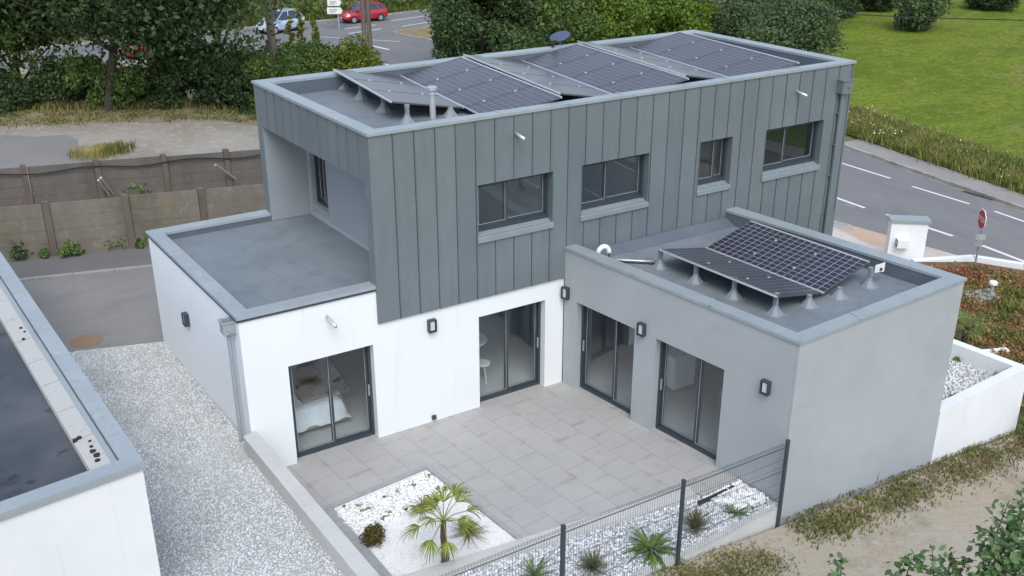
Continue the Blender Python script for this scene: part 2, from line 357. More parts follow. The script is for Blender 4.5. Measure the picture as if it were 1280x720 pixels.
# recess lining
Fr, Lr = frame_of(A1(.99, .255), A1(.99, 5.295), (1, 0))
ro = [(4.02, 4.86, 3.52, 5.42)]
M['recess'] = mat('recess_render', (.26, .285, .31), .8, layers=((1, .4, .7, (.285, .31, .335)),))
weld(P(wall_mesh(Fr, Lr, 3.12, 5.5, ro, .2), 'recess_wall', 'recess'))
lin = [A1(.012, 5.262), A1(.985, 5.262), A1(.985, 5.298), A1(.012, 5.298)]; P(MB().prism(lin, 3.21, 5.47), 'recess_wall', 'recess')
P(MB().prism([A1(.02, .26), A1(.985, .26), A1(.985, 5.26), A1(.02, 5.26)], 5.475, 5.5), 'recess_soffit', 'zinc')
rb = MB(); rb.fbox(Fr, 0, Lr, 3.203, 3.30, -.018, -.001); rb.fbox(Fr, 4.95, 4.99, 3.31, 5.47, -.02, -.001); P(rb, 'recess_trim', 'steel_light')
sl = MB(); sl.fbox(Fr, 3.98, 4.9, 3.47, 3.515, -.05, .12); P(sl, 'window_sill', 'coping')
opening_unit(house, 'window', Fr, 4.025, 4.855, 3.525, 5.415, .10, .5)
# windows of the zinc front
for i, o in enumerate(W):
    F = Fz
    opening_unit(house, 'window', F, o[0]+.004, o[1]-.004, 4.035, o[3]-.004, .155, .42 if i != 2 else .62)
    s = MB(); x0, x1 = o[0]-.015, o[1]+.015
    s.hexa([F(o[0]+.003, 3.92, .24), F(o[1]-.003, 3.92, .24), F(o[1]-.003, 4.03, .24), F(o[0]+.003, 4.03, .24),
            F(o[0]+.003, 3.903, .03), F(o[1]-.003, 3.903, .03), F(o[1]-.003, 3.965, .03), F(o[0]+.003, 3.965, .03)])
    s.hexa([F(x0, 3.845, -.005), F(x1, 3.845, -.005), F(x1, 3.845, -.045), F(x0, 3.845, -.045), F(x0, 3.962, -.005), F(x1, 3.962, -.005), F(x1, 3.945, -.045), F(x0, 3.945, -.045)])
    s.build('window_sill', M['sill'], house)
    # jamb lining on both sides
    for u in (o[0], o[1]): MB().fbox(F, u-.012 if u == o[0] else u-.004, u+.004 if u == o[0] else u+.012, 3.95, o[3], -.012, .03).build('window_jamb', M['zinc'], house)
# door reveals get a metal threshold
zc_o = [(-.03, -.03), (LZ+.03, -.03), A1(LZ+.03, DZ+.03), A1(-.03, DZ+.03), (-.03, -.03)]
zc_i = [(.27, .29), (LZ-.30, .29), A1(LZ-.30, 5.27), A1(.28, 5.27), (.27, .29)]
strip(zc_o, zc_i, 6.385, HZ, 'coping', 'coping')['label'] = 'pale grey metal coping round the upper zinc roof'
P(MB().prism([(.25, .24), (LZ-.24, .24), A1(LZ-.24, 5.31), A1(.25, 5.31)], 5.9, 6.08), 'roof_membrane', 'membrane')
us = MB()
zi = [(.262, .278), (LZ-.29, .278), A1(LZ-.29, 5.28), A1(.272, 5.28)]; zo = [(.23, .24), (LZ-.255, .24), A1(LZ-.255, 5.32), A1(.24, 5.32)]
for i in range(4):
    j = (i+1) % 4; us.hexa([(*zo[i], 6.0), (*zo[j], 6.0), (*zi[j], 6.0), (*zi[i], 6.0), (*zo[i], 6.375), (*zo[j], 6.375), (*zi[j], 6.375), (*zi[i], 6.375)])
P(us, 'upstand', 'upstand')
jt = MB()
for x in (2.9, 5.9, 8.9, 11.2): MB().box(x-.03, x+.03, -.034, .285, HZ-.05, HZ+.003).build('coping_joint', M['coping'], house)
for yy in (1.9, 3.8):
    MB().prism([A1(-.034, yy), A1(.275, yy), A1(.275, yy+.06), A1(-.034, yy+.06)], HZ-.05, HZ+.003).build('coping_joint', M['coping'], house)
    MB().prism([A1(-2.776, yy), A1(-2.47, yy), A1(-2.47, yy+.05), A1(-2.776, yy+.05)], 3.36, 3.4075).build('coping_joint', M['coping_old'], house)
# -- grey block
g0 = (4.4528, 0.045); g1 = (5.2917, -5.969); g2 = (10.222, -5.676); g3 = (9.383, .0)
Fd, Ld = frame_of((4.4528, 0), g1, (1, 0))
cs = math.hypot(1, s2)
gops = [(.395*cs, 2.12*cs, -.02, 2.15), (2.69*cs, 4.43*cs, -.02, 2.15)]
weld(P(wall_mesh(Fd, Ld, -.9, 3.27, gops, .25, u0=.002), 'garden_wall', 'grey'))
Fs, Ls = frame_of(g1, g2, (0, 1))
weld(P(wall_mesh(Fs, Ls, -1.9, 3.27, [], .25, u0=.256), 'lane_wall', 'grey'))
crn = MB(); crn.fbox(Fs, -.004, .256, -1.9, 3.268, -.003, .25); P(crn, 'corner_bead', 'grey')
Fk, Lk = frame_of(g2, g3, (-1, 0))
weld(P(wall_mesh(Fk, Lk, -1.9, 3.27, [], .25, u0=.27), 'road_wall', 'grey'))
def off(p, dx, dy): return (p[0]+dx, p[1]+dy)
go = [off(g0, -.03, -.005-.045), off(g1, -.034, -.03), off(g2, .034, -.03), off(g3, .03, 0)]
gi = [off(g0, .30, -.05), off(g1, .245, .30), off(g2, -.32, .285), off(g3, -.31, 0)]
strip(go, gi, 3.28, 3.338, 'coping', 'coping')['label'] = 'pale grey metal coping round the lower grey roof'
P(MB().prism([off(g0, .22, -.05), off(g1, .21, .22), off(g2, -.22, .2), off(g3, -.22, -.005)], 2.8, 2.98), 'roof_membrane', 'membrane')
us = MB(); zi = [off(g0, .285, -.05), off(g1, .235, .285), off(g2, -.30, .27), off(g3, -.295, -.01)]; zo = [off(g0, .25, -.05), off(g1, .2, .24), off(g2, -.26, .225), off(g3, -.25, -.01)]
for i in range(3):
    j = i+1; us.hexa([(*zo[i], 2.9), (*zo[j], 2.9), (*zi[j], 2.9), (*zi[i], 2.9), (*zo[i], 3.27), (*zo[j], 3.27), (*zi[j], 3.27), (*zi[i], 3.27)])
P(us, 'upstand', 'upstand')
cn = MB(); cn.hexa([(4.75, -.30, 2.981), (9.15, -.30, 2.981), (9.1, -.03, 2.981), (4.70, -.03, 2.981), (4.75, -.29, 2.983), (9.15, -.29, 2.983), (9.1, -.026, 3.13), (4.70, -.026, 3.13)])
P(cn, 'upstand', 'upstand')
for q in (.33, .66):
    a, b = Vector((*go[0], 0)).lerp(Vector((*go[1], 0)), q), Vector((*gi[0], 0)).lerp(Vector((*gi[1], 0)), q); dd = (Vector((*go[1], 0))-Vector((*go[0], 0))).normalized()*.05
    MB().prism([tuple(a)[:2], tuple(a+dd)[:2], tuple(b+dd)[:2], tuple(b)[:2]], 3.29, 3.341).build('coping_joint', M['coping'], house)
    a, b = Vector((*go[1], 0)).lerp(Vector((*go[2], 0)), q), Vector((*gi[1], 0)).lerp(Vector((*gi[2], 0)), q); dd = (Vector((*go[2], 0))-Vector((*go[1], 0))).normalized()*.05
    MB().prism([tuple(a)[:2], tuple(a+dd)[:2], tuple(b+dd)[:2], tuple(b)[:2]], 3.29, 3.341).build('coping_joint', M['coping'], house)
# doors
for i, o in enumerate(d_ops): opening_unit(house, 'sliding_door', Ff, o[0]+.004, o[1]-.004, .0, 2.155, .17, .5 if i == 0 else .48)
for i, o in enumerate(gops): opening_unit(house, 'sliding_door', Fd, o[0]+.004, o[1]-.004, .0, 2.145, .16, .6, mirror=True)
# pipes fixed to the house
dp = MB(); x, y = -2.86, .36
dp.tube([(x, y, 3.05), (x, y, .62)], .042, 10); P(dp, 'downpipe', 'plastic_grey', smooth=False)
hp = MB(); hw = .115
for (a0, a1, b0, b1, z0, z1) in ((x-hw, x+hw, y-.11, y-.09, 3.0, 3.25), (x-hw, x+hw, y+.09, y+.11, 3.0, 3.25), (x-hw, x-hw+.02, y-.09, y+.09, 3.0, 3.25), (x+hw-.02, x+hw, y-.09, y+.09, 3.0, 3.25), (x-.1, x+.1, y-.088, y+.088, 2.98, 3.05)):
    hp.box(a0, a1, b0, b1, z0, z1)
for (a, b, c, d, z) in ((x-hw-.015, x+hw+.015, y-.125, y-.105, 3.22), (x-hw-.015, x+hw+.015, y+.105, y+.125, 3.22), (x-hw-.015, x-hw+.005, y-.105, y+.105, 3.22), (x+hw-.005, x+hw+.015, y-.105, y+.105, 3.22)): hp.box(a, b, c, d, z, z+.04)
hp.tube([(x, y-.1, 3.1), (x, y-.2, 3.08)], .018, 8)
P(hp, 'rain_hopper', 'plastic_grey')
dp = MB(); x, y = 12.58, -.075; dp.tube([(x, y, 5.75), (x, y, -1.0)], .06, 10)
for z in (5.2, 3.6, 4.4): dp.box(x-.085, x+.085, -.09, -.0, z, z+.03)
P(dp, 'downpipe', 'zinc')
hp = MB().box(x-.17, x+.17, -.2, -.0, 5.72, 6.02); hp.box(x-.185, x+.185, -.215, 0, 6.02, 6.05); hp.tube([(x+.06, -.2, 5.88), (x+.06, -.22, 5.88)], .05, 10); P(hp, 'rain_hopper', 'zinc')
for (x, z) in ((3.17, 6.02), (11.03, 5.93)): P(MB().tube([(x, .02, z), (x+.02, -.32, z-.06)], .032, 10), 'overflow_pipe', 'alu', smooth=True)
P(MB().tube([(-1.04, .07, 3.0), (-1.02, -.32, 2.93)], .035, 10), 'overflow_pipe', 'steel_light', smooth=True)
vp = MB(); x, y, z = 2.21, 1.67, 6.08
vp.lathe((x, y, z), [(.065, 0), (.065, .50), (.085, .5), (.085, .53), (.07, .54), (.07, .60), (.11, .6), (.11, .66), (.0, .68)], 14); P(vp, 'vent_pipe', 'steel_light')
P(MB().box(1.11, 1.2, -.004, .06, .06, .15), 'wall_socket', 'frame')
# -- interior (seen through the panes)
it = MB()
it.prism([(-2.44, .34), (9.2, .34), A1(12.5, .34), A1(12.5, 5.2), A1(-2.44, 5.2)], -.12, -.002); it.prism([(4.75, .3), (5.5, -5.65), (9.9, -5.4), (9.1, .3)], -.14, -.004)
P(it, 'interior_floor', 'interior_floor')
it = MB()
it.prism([(-2.42, .36), (9.2, .36), A1(9.2, 5.2), A1(-2.42, 5.2)], 2.44, 2.5); it.prism([(4.72, .34), (5.5, -5.68), (9.93, -5.4), (9.1, .34)], 2.45, 2.52)
it.box(1.45, 1.55, .36, 5.0, 0, 2.43); Fli, _ = frame_of((-2.4, 5.0), (12.5, 5.0), (0, -1))
wall_mesh(Fli, 11.5, .001, 2.43, [(.25, 1.8, .85, 2.2), (5.45, 8.3, .02, 2.2), (9.3, 11.1, .85, 2.2)], .05, it)  # liner openings follow the back windows added for interior light
wall_mesh(Fli, 14.8, 2.83, 5.69, [(4.7, 6.4, 3.85, 5.15), (7.7, 9.2, 3.85, 5.15), (12.3, 14.0, 3.85, 5.15)], .05, it, u0=3.7); it.box(-2.45, -2.38, .36, 4.9, 0, 2.43)
it.prism([(5.7, -5.6), (9.8, -5.36), (9.8, -5.3), (5.7, -5.54)], 0, 2.44); it.prism([(9.86, -5.3), (9.9, -5.3), (9.1, .3), (9.05, .3)], 0, 2.44)
it.box(1.05, 12.6, .30, 5.2, 2.72, 2.80); it.box(1.24, 12.6, .3, 5.2, 5.70, 5.78)
for x in (4.45, 7.4, 9.6): it.box(x-.05, x+.05, .3, 4.9, 2.82, 5.69)
P(it, 'interior_wall', 'interior')
st = MB()    # staircase stringers and treads seen through the openings
for k in range(9): st.box(1.62+k*.26, 1.92+k*.26, 2.6, 3.5, .24*(k+1)-.04, .24*(k+1))
st.hexa([(1.6, 2.55, .0), (1.85, 2.55, 0), (1.85, 2.6, 0), (1.6, 2.6, 0), (3.9, 2.55, 2.3), (4.15, 2.55, 2.3), (4.15, 2.6, 2.3), (3.9, 2.6, 2.3)])
P(st, 'staircase', 'frame')
cur = MB()
for k in range(24):
    x = -.2+k*.06; cur.poly([(x, 4.6+.04*(k % 2), .02), (x+.06, 4.6+.04*((k+1) % 2), .02), (x+.06, 4.6+.04*((k+1) % 2), 2.4), (x, 4.6+.04*(k % 2), 2.4)])
P(cur, 'curtain', 'interior')

# furniture behind the glass
M['duvet'] = mat('white_duvet', (.75, .76, .78), .9, layers=((3, .4, .7, (.66, .67, .7)),), bump=(5, .6, .05))
M['throw'] = mat('brown_throw', (.30, .25, .21), .95, layers=((5, .4, .7, (.22, .18, .15)),))
M['cushion'] = mat('olive_cushion', (.22, .20, .06), .9, layers=((6, .4, .7, (.35, .30, .1)),))
M['wood'] = mat('pale_wood', (.45, .38, .30), .6, layers=((4, .4, .7, (.36, .3, .23), 4, (1, 6, 1)),))
bed = thing('bed', 'bed with white duvet and brown throw behind the left sliding door', 'bed', (-1.25, 2.0, 0))
B = lambda mb, n, m, **k: mb.build(n, M[m], bed, **k)
B(MB().box(-2.2, -.45, .95, 3.0, .1, .28), 'bed_base', 'wood')
def soft(x0, x1, y0, y1, z0, z1, seed, drop=.0):
    r = np.random.default_rng(seed); n = 14; v = []; f = []
    for i in range(n+1):
        for j in range(n+1):
            a = i/n; b = j/n; e = min(a, 1-a, b, 1-b); z = z1-(.10*(1-min(e*7, 1))**2)+r.normal(0, .008)
            if drop and e < .001: z = z0+r.uniform(0, .1)
            v.append((x0+(x1-x0)*a+(r.normal(0, .015) if e < .01 else 0), y0+(y1-y0)*b+(r.normal(0, .02) if e < .01 else 0), z))
    for i in range(n):
        for j in range(n): k = i*(n+1)+j; f.append((k, k+n+1, k+n+2, k+1))
    m = MB(); m.v = v; m.f = f; m.mi = [0]*len(f); return m
B(soft(-2.25, -.38, .85, 3.0, .14, .58, 3, .1), 'duvet', 'duvet', smooth=True)
th = soft(-1.35, -.35, 1.1, 3.0, .3, .61, 5, .1); B(th, 'throw', 'throw', smooth=True)
for (x, y) in ((-1.75, 2.75), (-1.1, 2.85)):
    c = MB(); c.hexa([(x-.28, y-.15, .6), (x+.28, y-.15, .6), (x+.28, y+.05, .6), (x-.28, y+.05, .6), (x-.26, y+.02, .95), (x+.26, y+.02, .95), (x+.26, y+.16, .95), (x-.26, y+.16, .95)])
    B(c, 'pillow', 'cushion' if x < -1.5 else 'throw', bevel=.05)
tb = thing('round_table', 'round white table behind the sliding door under the zinc overhang', 'table', (3.0, 1.75, 0))
MB().lathe((3.0, 1.75, 0), [(.42, .72), (.43, .73), (.43, .75), (.42, .76)], 24).build('tabletop', M['white_metal'], tb)
for k in range(3):
    a = k*2.1; MB().tube([(3+.1*math.cos(a), 1.75+.1*math.sin(a), .72), (3+.32*math.cos(a), 1.75+.32*math.sin(a), 0)], .022, 8).build('leg', M['wood'], tb)
stl = thing('stool', 'small pale stool in front of the round white table', 'stool', (2.95, 1.05, 0))
MB().lathe((2.95, 1.05, 0), [(.17, .43), (.18, .44), (.18, .46), (.16, .47)], 20).build('seat', M['white_metal'], stl)
for k in range(3):
    a = k*2.1+.5; MB().tube([(2.95+.08*math.cos(a), 1.05+.08*math.sin(a), .43), (2.95+.17*math.cos(a), 1.05+.17*math.sin(a), 0)], .013, 6).build('leg', M['white_metal'], stl)
sf = thing('sofa', 'dark grey sofa behind the second sliding door of the grey wall', 'sofa', (7.2, -3.9, 0))
for (n, a) in (('seat', (6.6, 7.5, -4.8, -3.0, .12, .42)), ('backrest', (7.5, 7.7, -4.8, -3.0, .12, .8)), ('armrest', (6.6, 7.5, -5.0, -4.81, .12, .58)), ('armrest', (6.6, 7.5, -2.99, -2.8, .12, .58))):
    MB().box(*a).build(n, M['plastic_grey'], sf, bevel=.05)
kc = thing('cabinet', 'low white cabinet behind the first sliding door of the grey wall', 'cabinet', (6.6, -1.0, 0))
MB().box(6.3, 6.9, -1.7, -.3, .05, .85).build('body', M['interior'], kc)
for k in range(2): MB().box(6.28, 6.297, -1.68+k*.7, -1.02+k*.7, .08, .82).build('door', M['white_metal'], kc)

# ------------------------------------------------------------------ lamps on the walls
def wall_lamp(F, u, z, label):
    p = F(u, z, 0); t = thing('wall_lamp', label, 'wall lamp', p, group='box wall lamps on the outside walls of the house')
    h = MB(); h.fbox(F, u-.072, u+.072, z-.124, z+.124, -.055, -.004); h.fbox(F, u-.086, u-.066, z-.138, z+.138, -.11, -.002)
    h.fbox(F, u+.066, u+.086, z-.138, z+.138, -.11, -.002); h.fbox(F, u-.066, u+.066, z+.115, z+.138, -.105, -.002); h.fbox(F, u-.066, u+.066, z-.138, z-.115, -.105, -.002)
    h.build('housing', M['frame'], t)
    MB().fbox(F, u-.052, u+.052, z-.10, z+.10, -.09, -.056).build('diffuser', M['diffuser'], t, bevel=.01)
wall_lamp(Ff, FD(1.17), 2.27, 'dark box wall lamp on the white wall between its two sliding doors')
wall_lamp(Fd, .09, 2.28, 'dark box wall lamp on the grey wall at its inner corner with the white wall')
wall_lamp(Fd, 2.37, 2.24, 'dark box wall lamp between the two sliding doors of the grey wall')
wall_lamp(Fd, 5.46, 2.21, 'dark box wall lamp near the outer corner of the grey wall beside the fence')
wall_lamp(Fl, 2.95, 2.13, 'dark box wall lamp on the white side wall above the gravel')

# ------------------------------------------------------------------ solar panels
def solar_mat(nm, cA, cB, cl, cb, w):
    m = bpy.data.materials.new(nm); m.use_nodes = True; nt = m.node_tree; N = nt.nodes; L = nt.links; b = N['Principled BSDF']
    tc = N.new('ShaderNodeTexCoord'); sp = N.new('ShaderNodeSeparateXYZ'); L.new(tc.outputs['UV'], sp.inputs[0])
    def line(o, n, w):
        a = N.new('ShaderNodeMath'); a.operation = 'MULTIPLY'; a.inputs[1].default_value = n; L.new(o, a.inputs[0])
        f = N.new('ShaderNodeMath'); f.operation = 'FRACT'; L.new(a.outputs[0], f.inputs[0])
        c = N.new('ShaderNodeMath'); c.operation = 'SUBTRACT'; c.inputs[1].default_value = .5; L.new(f.outputs[0], c.inputs[0])
        d = N.new('ShaderNodeMath'); d.operation = 'ABSOLUTE'; L.new(c.outputs[0], d.inputs[0])
        e = N.new('ShaderNodeMath'); e.operation = 'GREATER_THAN'; e.inputs[1].default_value = .5-w; L.new(d.outputs[0], e.inputs[0]); return e.outputs[0]
    x = line(sp.outputs[0], 10, w); y = line(sp.outputs[1], 6, w); bus = line(sp.outputs[1], 18, .035)
    mx = N.new('ShaderNodeMath'); mx.operation = 'MAXIMUM'; L.new(x, mx.inputs[0]); L.new(y, mx.inputs[1])
    no = N.new('ShaderNodeTexNoise'); no.inputs['Scale'].default_value = 2.; L.new(tc.outputs['UV'], no.inputs['Vector'])
    c0 = N.new('ShaderNodeMix'); c0.data_type = 'RGBA'; L.new(no.outputs[0], c0.inputs[0]); c0.inputs[6].default_value = (*cA, 1); c0.inputs[7].default_value = (*cB, 1)
    c1 = N.new('ShaderNodeMix'); c1.data_type = 'RGBA'; L.new(bus, c1.inputs[0]); L.new(c0.outputs[2], c1.inputs[6]); c1.inputs[7].default_value = (*cb, 1)
    c2 = N.new('ShaderNodeMix'); c2.data_type = 'RGBA'; L.new(mx.outputs[0], c2.inputs[0]); L.new(c1.outputs[2], c2.inputs[6]); c2.inputs[7].default_value = (*cl, 1)
    L.new(c2.outputs[2], b.inputs['Base Color']); b.inputs['Roughness'].default_value = .3; b.inputs['Specular IOR Level'].default_value = .4
    b.inputs['Coat Weight'].default_value = .0; b.inputs['Coat Roughness'].default_value = .12
    return m
M['solar_upper'] = solar_mat('solar_cells_sky_sheen', (.048, .042, .052), (.060, .055, .064), (.19, .19, .205), (.08, .075, .088), .045)  # sky reflection put into the colour: paler cells, weaker lines than the lower roof
M['solar_lower'] = solar_mat('solar_cells_dark', (.018, .023, .040), (.030, .031, .045), (.29, .29, .31), (.035, .035, .045), .045)
M['frame_dark'] = mat('dark_panel_frame', (.11, .115, .12), .4, .4)
def panel_proto(w, l, sm):
    """panel in its own space: x across the slope (0..w), y along the row (0..l), z up"""
    f = .009; h = .035; mb = MB()
    fr = MB().box(.023, w-.036, 0, f, 0, h-.003).build('side_frame', M['frame_dark']); fr2 = MB().box(.023, w-.036, l-f, l, 0, h-.003).build('side_frame', M['frame_dark'])
    e1 = MB().box(w-.035, w, 0, l, .001, h+.002).build('edge_rail', M['alu']); e2 = MB().box(0, .022, 0, l, .001, h).build('edge_rail', M['alu'])
    me = bpy.data.meshes.new('cell_sheet'); me.from_pydata([(.022, f, h-.006), (w-.035, f, h-.006), (w-.035, l-f, h-.006), (.022, l-f, h-.006)], [], [(0, 1, 2, 3)])
    uv = me.uv_layers.new(name='UVMap')
    for k, c in enumerate(((0, 0), (1, 0), (1, 1), (0, 1))): uv.data[k].uv = c
    cs_ = link('cell_sheet', me, M[sm])
    bk = MB(); bk.poly([(.022, f, .004), (.022, l-f, .004), (w-.035, l-f, .004), (w-.035, f, .004)]); bs = bk.build('back_sheet', M['black'])
    return [fr, fr2, e1, e2, cs_, bs]
def clamp_proto():
    return MB().box(-.03, .03, -.018, .018, .0, .046).build('clamp', M['alu'])
def place_row(protos, clampo, v0, h0, rowdir, pitch, n, label, group, desc):
    """v0 / h0: valley and high corner at the near end; rowdir: direction along the row away from the viewer"""
    v0, h0, rowdir = Vector(v0), Vector(h0), Vector(rowdir).normalized(); w = (h0-v0).length
    for k in range(n):
        p0 = v0+rowdir*pitch*k; X = (h0-v0).normalized(); Yd = rowdir
        flip = X.cross(Yd).z < 0
        if flip: Yd = -Yd; p0 = p0+rowdir*pitch
        Zd = X.cross(Yd).normalized(); Yd = Zd.cross(X)
        t = bpy.data.objects.new('solar_panel', None); C.objects.link(t)
        t.matrix_world = Matrix(((X.x, Yd.x, Zd.x, p0.x), (X.y, Yd.y, Zd.y, p0.y), (X.z, Yd.z, Zd.z, p0.z), (0, 0, 0, 1)))
        tag(t, label % desc[k], 'solar panel', group)
        for pr in protos:
            c = pr.copy(); C.objects.link(c); c.parent = t
        if (k < n-1 and flip) or (k > 0 and not flip):
            for u in (.27, .73):
                c = clampo.copy(); C.objects.link(c); c.parent = t; c.location = (w*u, 0 if not flip else -.006, .004)
ZP = 1.225; zw = 1.66
zp = panel_proto(zw, ZP-.012, 'solar_upper'); clp = clamp_proto()
d4 = ['nearest the front edge', 'second from the front edge', 'third from the front edge', 'at the back edge']
ords = ['first', 'second', 'third']; zt, zl = 6.50, 6.20; run = math.sqrt(zw**2-(zt-zl)**2)
for r in range(3):
    xv, yn, sl_ = ((2.84, .40, .08), (6.25, .42, .09), (9.67, .42, .10))[r]
    rd = Vector((sl_, 1, 0)).normalized(); cr_ = Vector((rd.y, -rd.x, 0))
    v = Vector((xv, yn, zl)); n0 = 3 if r == 0 else 4
    vL = v-cr_*.012+(rd*ZP if r == 0 else Vector()); vR = v+cr_*.012
    place_row(zp, clp, vL, vL-cr_*run+Vector((0, 0, zt-zl)), rd, ZP, n0, 'pale panel tilted right, '+ords[r]+' V of the upper roof, %s', 'solar panels on the upper zinc roof', d4[1:] if n0 == 3 else d4)
    place_row(zp, clp, vR, vR+cr_*run+Vector((0, 0, zt-zl)), rd, ZP, 4, 'gridded panel facing left, '+ords[r]+' V of the upper roof, %s', 'solar panels on the upper zinc roof', d4)
for o in zp: bpy.data.objects.remove(o)
GP = 1.045; gp = panel_proto(1.49, GP-.012, 'solar_lower')
d3 = ['nearest the lane', 'middle of three', 'nearest the zinc wall']
rd = Vector((-.098, 1, 0)).normalized(); cr_ = Vector((rd.y, -rd.x, 0)); v = Vector((7.66, -4.36, 3.09)); run = math.sqrt(1.49**2-.31**2)
place_row(gp, clp, v-cr_*.012, v-cr_*(run+.012)+Vector((0, 0, .31)), rd, GP, 3, 'dim panel tilted right on the lower grey roof, %s', 'solar panels on the lower grey roof', d3)
place_row(gp, clp, v+cr_*.012, v+cr_*(run+.012)+Vector((0, 0, .31)), rd, GP, 3, 'clear gridded panel facing left on the lower grey roof, %s', 'solar panels on the lower grey roof', d3)
for o in gp+[clp]: bpy.data.objects.remove(o)
# feet
ft_base = MB()
ft_base.hexa([(-.17, -.17, 0), (.17, -.17, 0), (.17, .17, 0), (-.17, .17, 0), (-.165, -.165, .012), (.165, -.165, .012), (.165, .165, .012), (-.165, .165, .012)])
ft_base.tube([(0, 0, .012), (0, 0, .05), (0, 0, .13), (0, 0, .19)], [.18, .14, .075, .05], 7)
fb_ = ft_base.build('base', M['foot']); fp_ = MB().box(-.03, .03, -.05, .05, .13, 1.).build('post', M['foot'])
def foot(x, y, z, top, label, group):
    t = thing('mounting_foot', label, 'panel support', (x, y, z), 0, group)
    c = fb_.copy(); C.objects.link(c); c.parent = t
    me = MB().box(-.032, .032, -.04, .04, .13, max(.20, top-z)); me.tube([(-.05, 0, max(.18, top-z-.03)), (.05, 0, max(.18, top-z-.03))], .03, 8); me.build('post', M['foot'], t, world=False)
gl = 'panel supports on the lower grey roof'; gu = 'panel supports on the upper zinc roof'
for i, (x, y, tp, l) in enumerate(((5.98, -1.35, 3.40, 'grey panel support under the far end of the left panels, beside the black cable'), (6.10, -2.35, 3.40, 'grey panel support under the left panels, second from the zinc wall'),
        (6.22, -3.35, 3.40, 'grey panel support under the left panels, third from the zinc wall'), (6.34, -4.36, 3.42, 'tall grey panel support at the front left corner of the lower panels'),
        (7.17, -4.44, 3.22, 'grey panel support under the front edge of the lower panels, left one'), (8.0, -4.46, 3.2, 'grey panel support under the front edge of the lower panels, right one'),
        (8.95, -4.40, 3.40, 'grey panel support at the front right corner of the lower panels'), (8.72, -1.4, 3.4, 'grey panel support at the back right corner of the lower panels'))):
    foot(x, y, 2.98, tp, l, gl)
for i, (x, y, tp, l) in enumerate(((1.80, 5.35, 6.38, 'grey dome support under the leftmost upper panels, at their far end'), (1.70, 4.12, 6.38, 'grey dome support under the leftmost upper panels, second from the far end'),
        (1.62, 2.78, 6.38, 'grey dome support under the leftmost upper panels, third from the far end'), (1.58, 1.58, 6.47, 'tall grey panel support beside the vent pipe on the upper roof'), (2.60, 1.62, 6.22, 'grey panel support right of the vent pipe on the upper roof'))):
    foot(x, y, 6.08, tp, l, gu)
bpy.data.objects.remove(fb_); bpy.data.objects.remove(fp_)
wd = thing('wind_deflector', 'white end plate at the right corner of the lower solar panels', 'end plate', (8.95, -4.5, 3.2))
MB().prism([(9.02, -4.44), (9.36, -4.40), (9.36, -4.415), (9.02, -4.455)], [3.28, 3.22, 3.22, 3.28], [3.44, 3.42, 3.42, 3.44]).build('plate', M['white_metal'], wd)
MB().tube([(9.2, -4.45, 3.32), (9.2, -4.47, 3.32)], .03, 10).build('knob', M['black'], wd)
# cable outlet and cable on the lower roof
el = thing('cable_outlet', 'white curved pipe outlet on the lower grey roof beside the zinc wall', 'pipe', (5.0, -.45, 2.98))
pts = [(5.0+.12-.12*math.cos(a), -.45-.02*a, 3.22+.13*math.sin(a)) for a in np.linspace(0, 3.4, 10)]
MB().tube([(5.0, -.45, 2.97), (5.0, -.45, 3.12)]+pts, .055, 12).build('elbow', M['white_metal'], el, smooth=True)
pts = [(5.24, -.52, 3.17), (5.25, -.55, 3.05), (5.3, -.6, 3.0), (5.5, -.75, 3.0), (5.75, -.95, 3.0), (6.02, -1.2, 3.0)]
tag(MB().tube(pts, .022, 6).build('cable', M['black'], smooth=True), 'black cable lying on the lower roof from the white outlet to the panels', 'cable')
pb = [(5.3+.72*t, -.6-.6*t, 3.03) for t in (0, .3, .6, 1)]
tag(MB().tube([(p[0]+.03, p[1]+.1, p[2]-.02) for p in pb], .028, 8).build('conduit', M['steel_light'], smooth=True), 'pale conduit along the black cable on the lower roof', 'conduit')
# satellite dish behind the upper roof
sd = thing('satellite_dish', 'blue grey satellite dish rising behind the back edge of the upper roof', 'satellite dish', A1(8.35, 5.62)+(6.2,))
dx, dy = A1(8.45, 5.75)
ds = MB(); c = Vector((dx, dy, 6.62)); nrm = Vector((-.30, -.1, .80)).normalized(); a = nrm.cross(Vector((0, 0, 1))).normalized(); b = nrm.cross(a)
ds.tube([tuple(c-nrm*.10), tuple(c-nrm*.07), tuple(c-nrm*.03), tuple(c+nrm*.03), tuple(c+nrm*.035)], [.04, .13, .21, .28, .27], 20); ds.build('dish', mat('dish_paint', (.07, .095, .15), .45), sd, smooth=True)
MB().tube([(dx, dy, 6.0), (dx, dy, 6.6), tuple(c-nrm*.1)], .025, 8).build('mast', M['foot'], sd)
br = MB(); x, y = A1(8.0, 5.45); br.tube([(x, y, 6.44), (x, y, 6.56)], .04, 8); br.box(x-.09, x+.09, y-.06, y+.06, 6.54, 6.62); br.build('bracket', M['black'], sd)

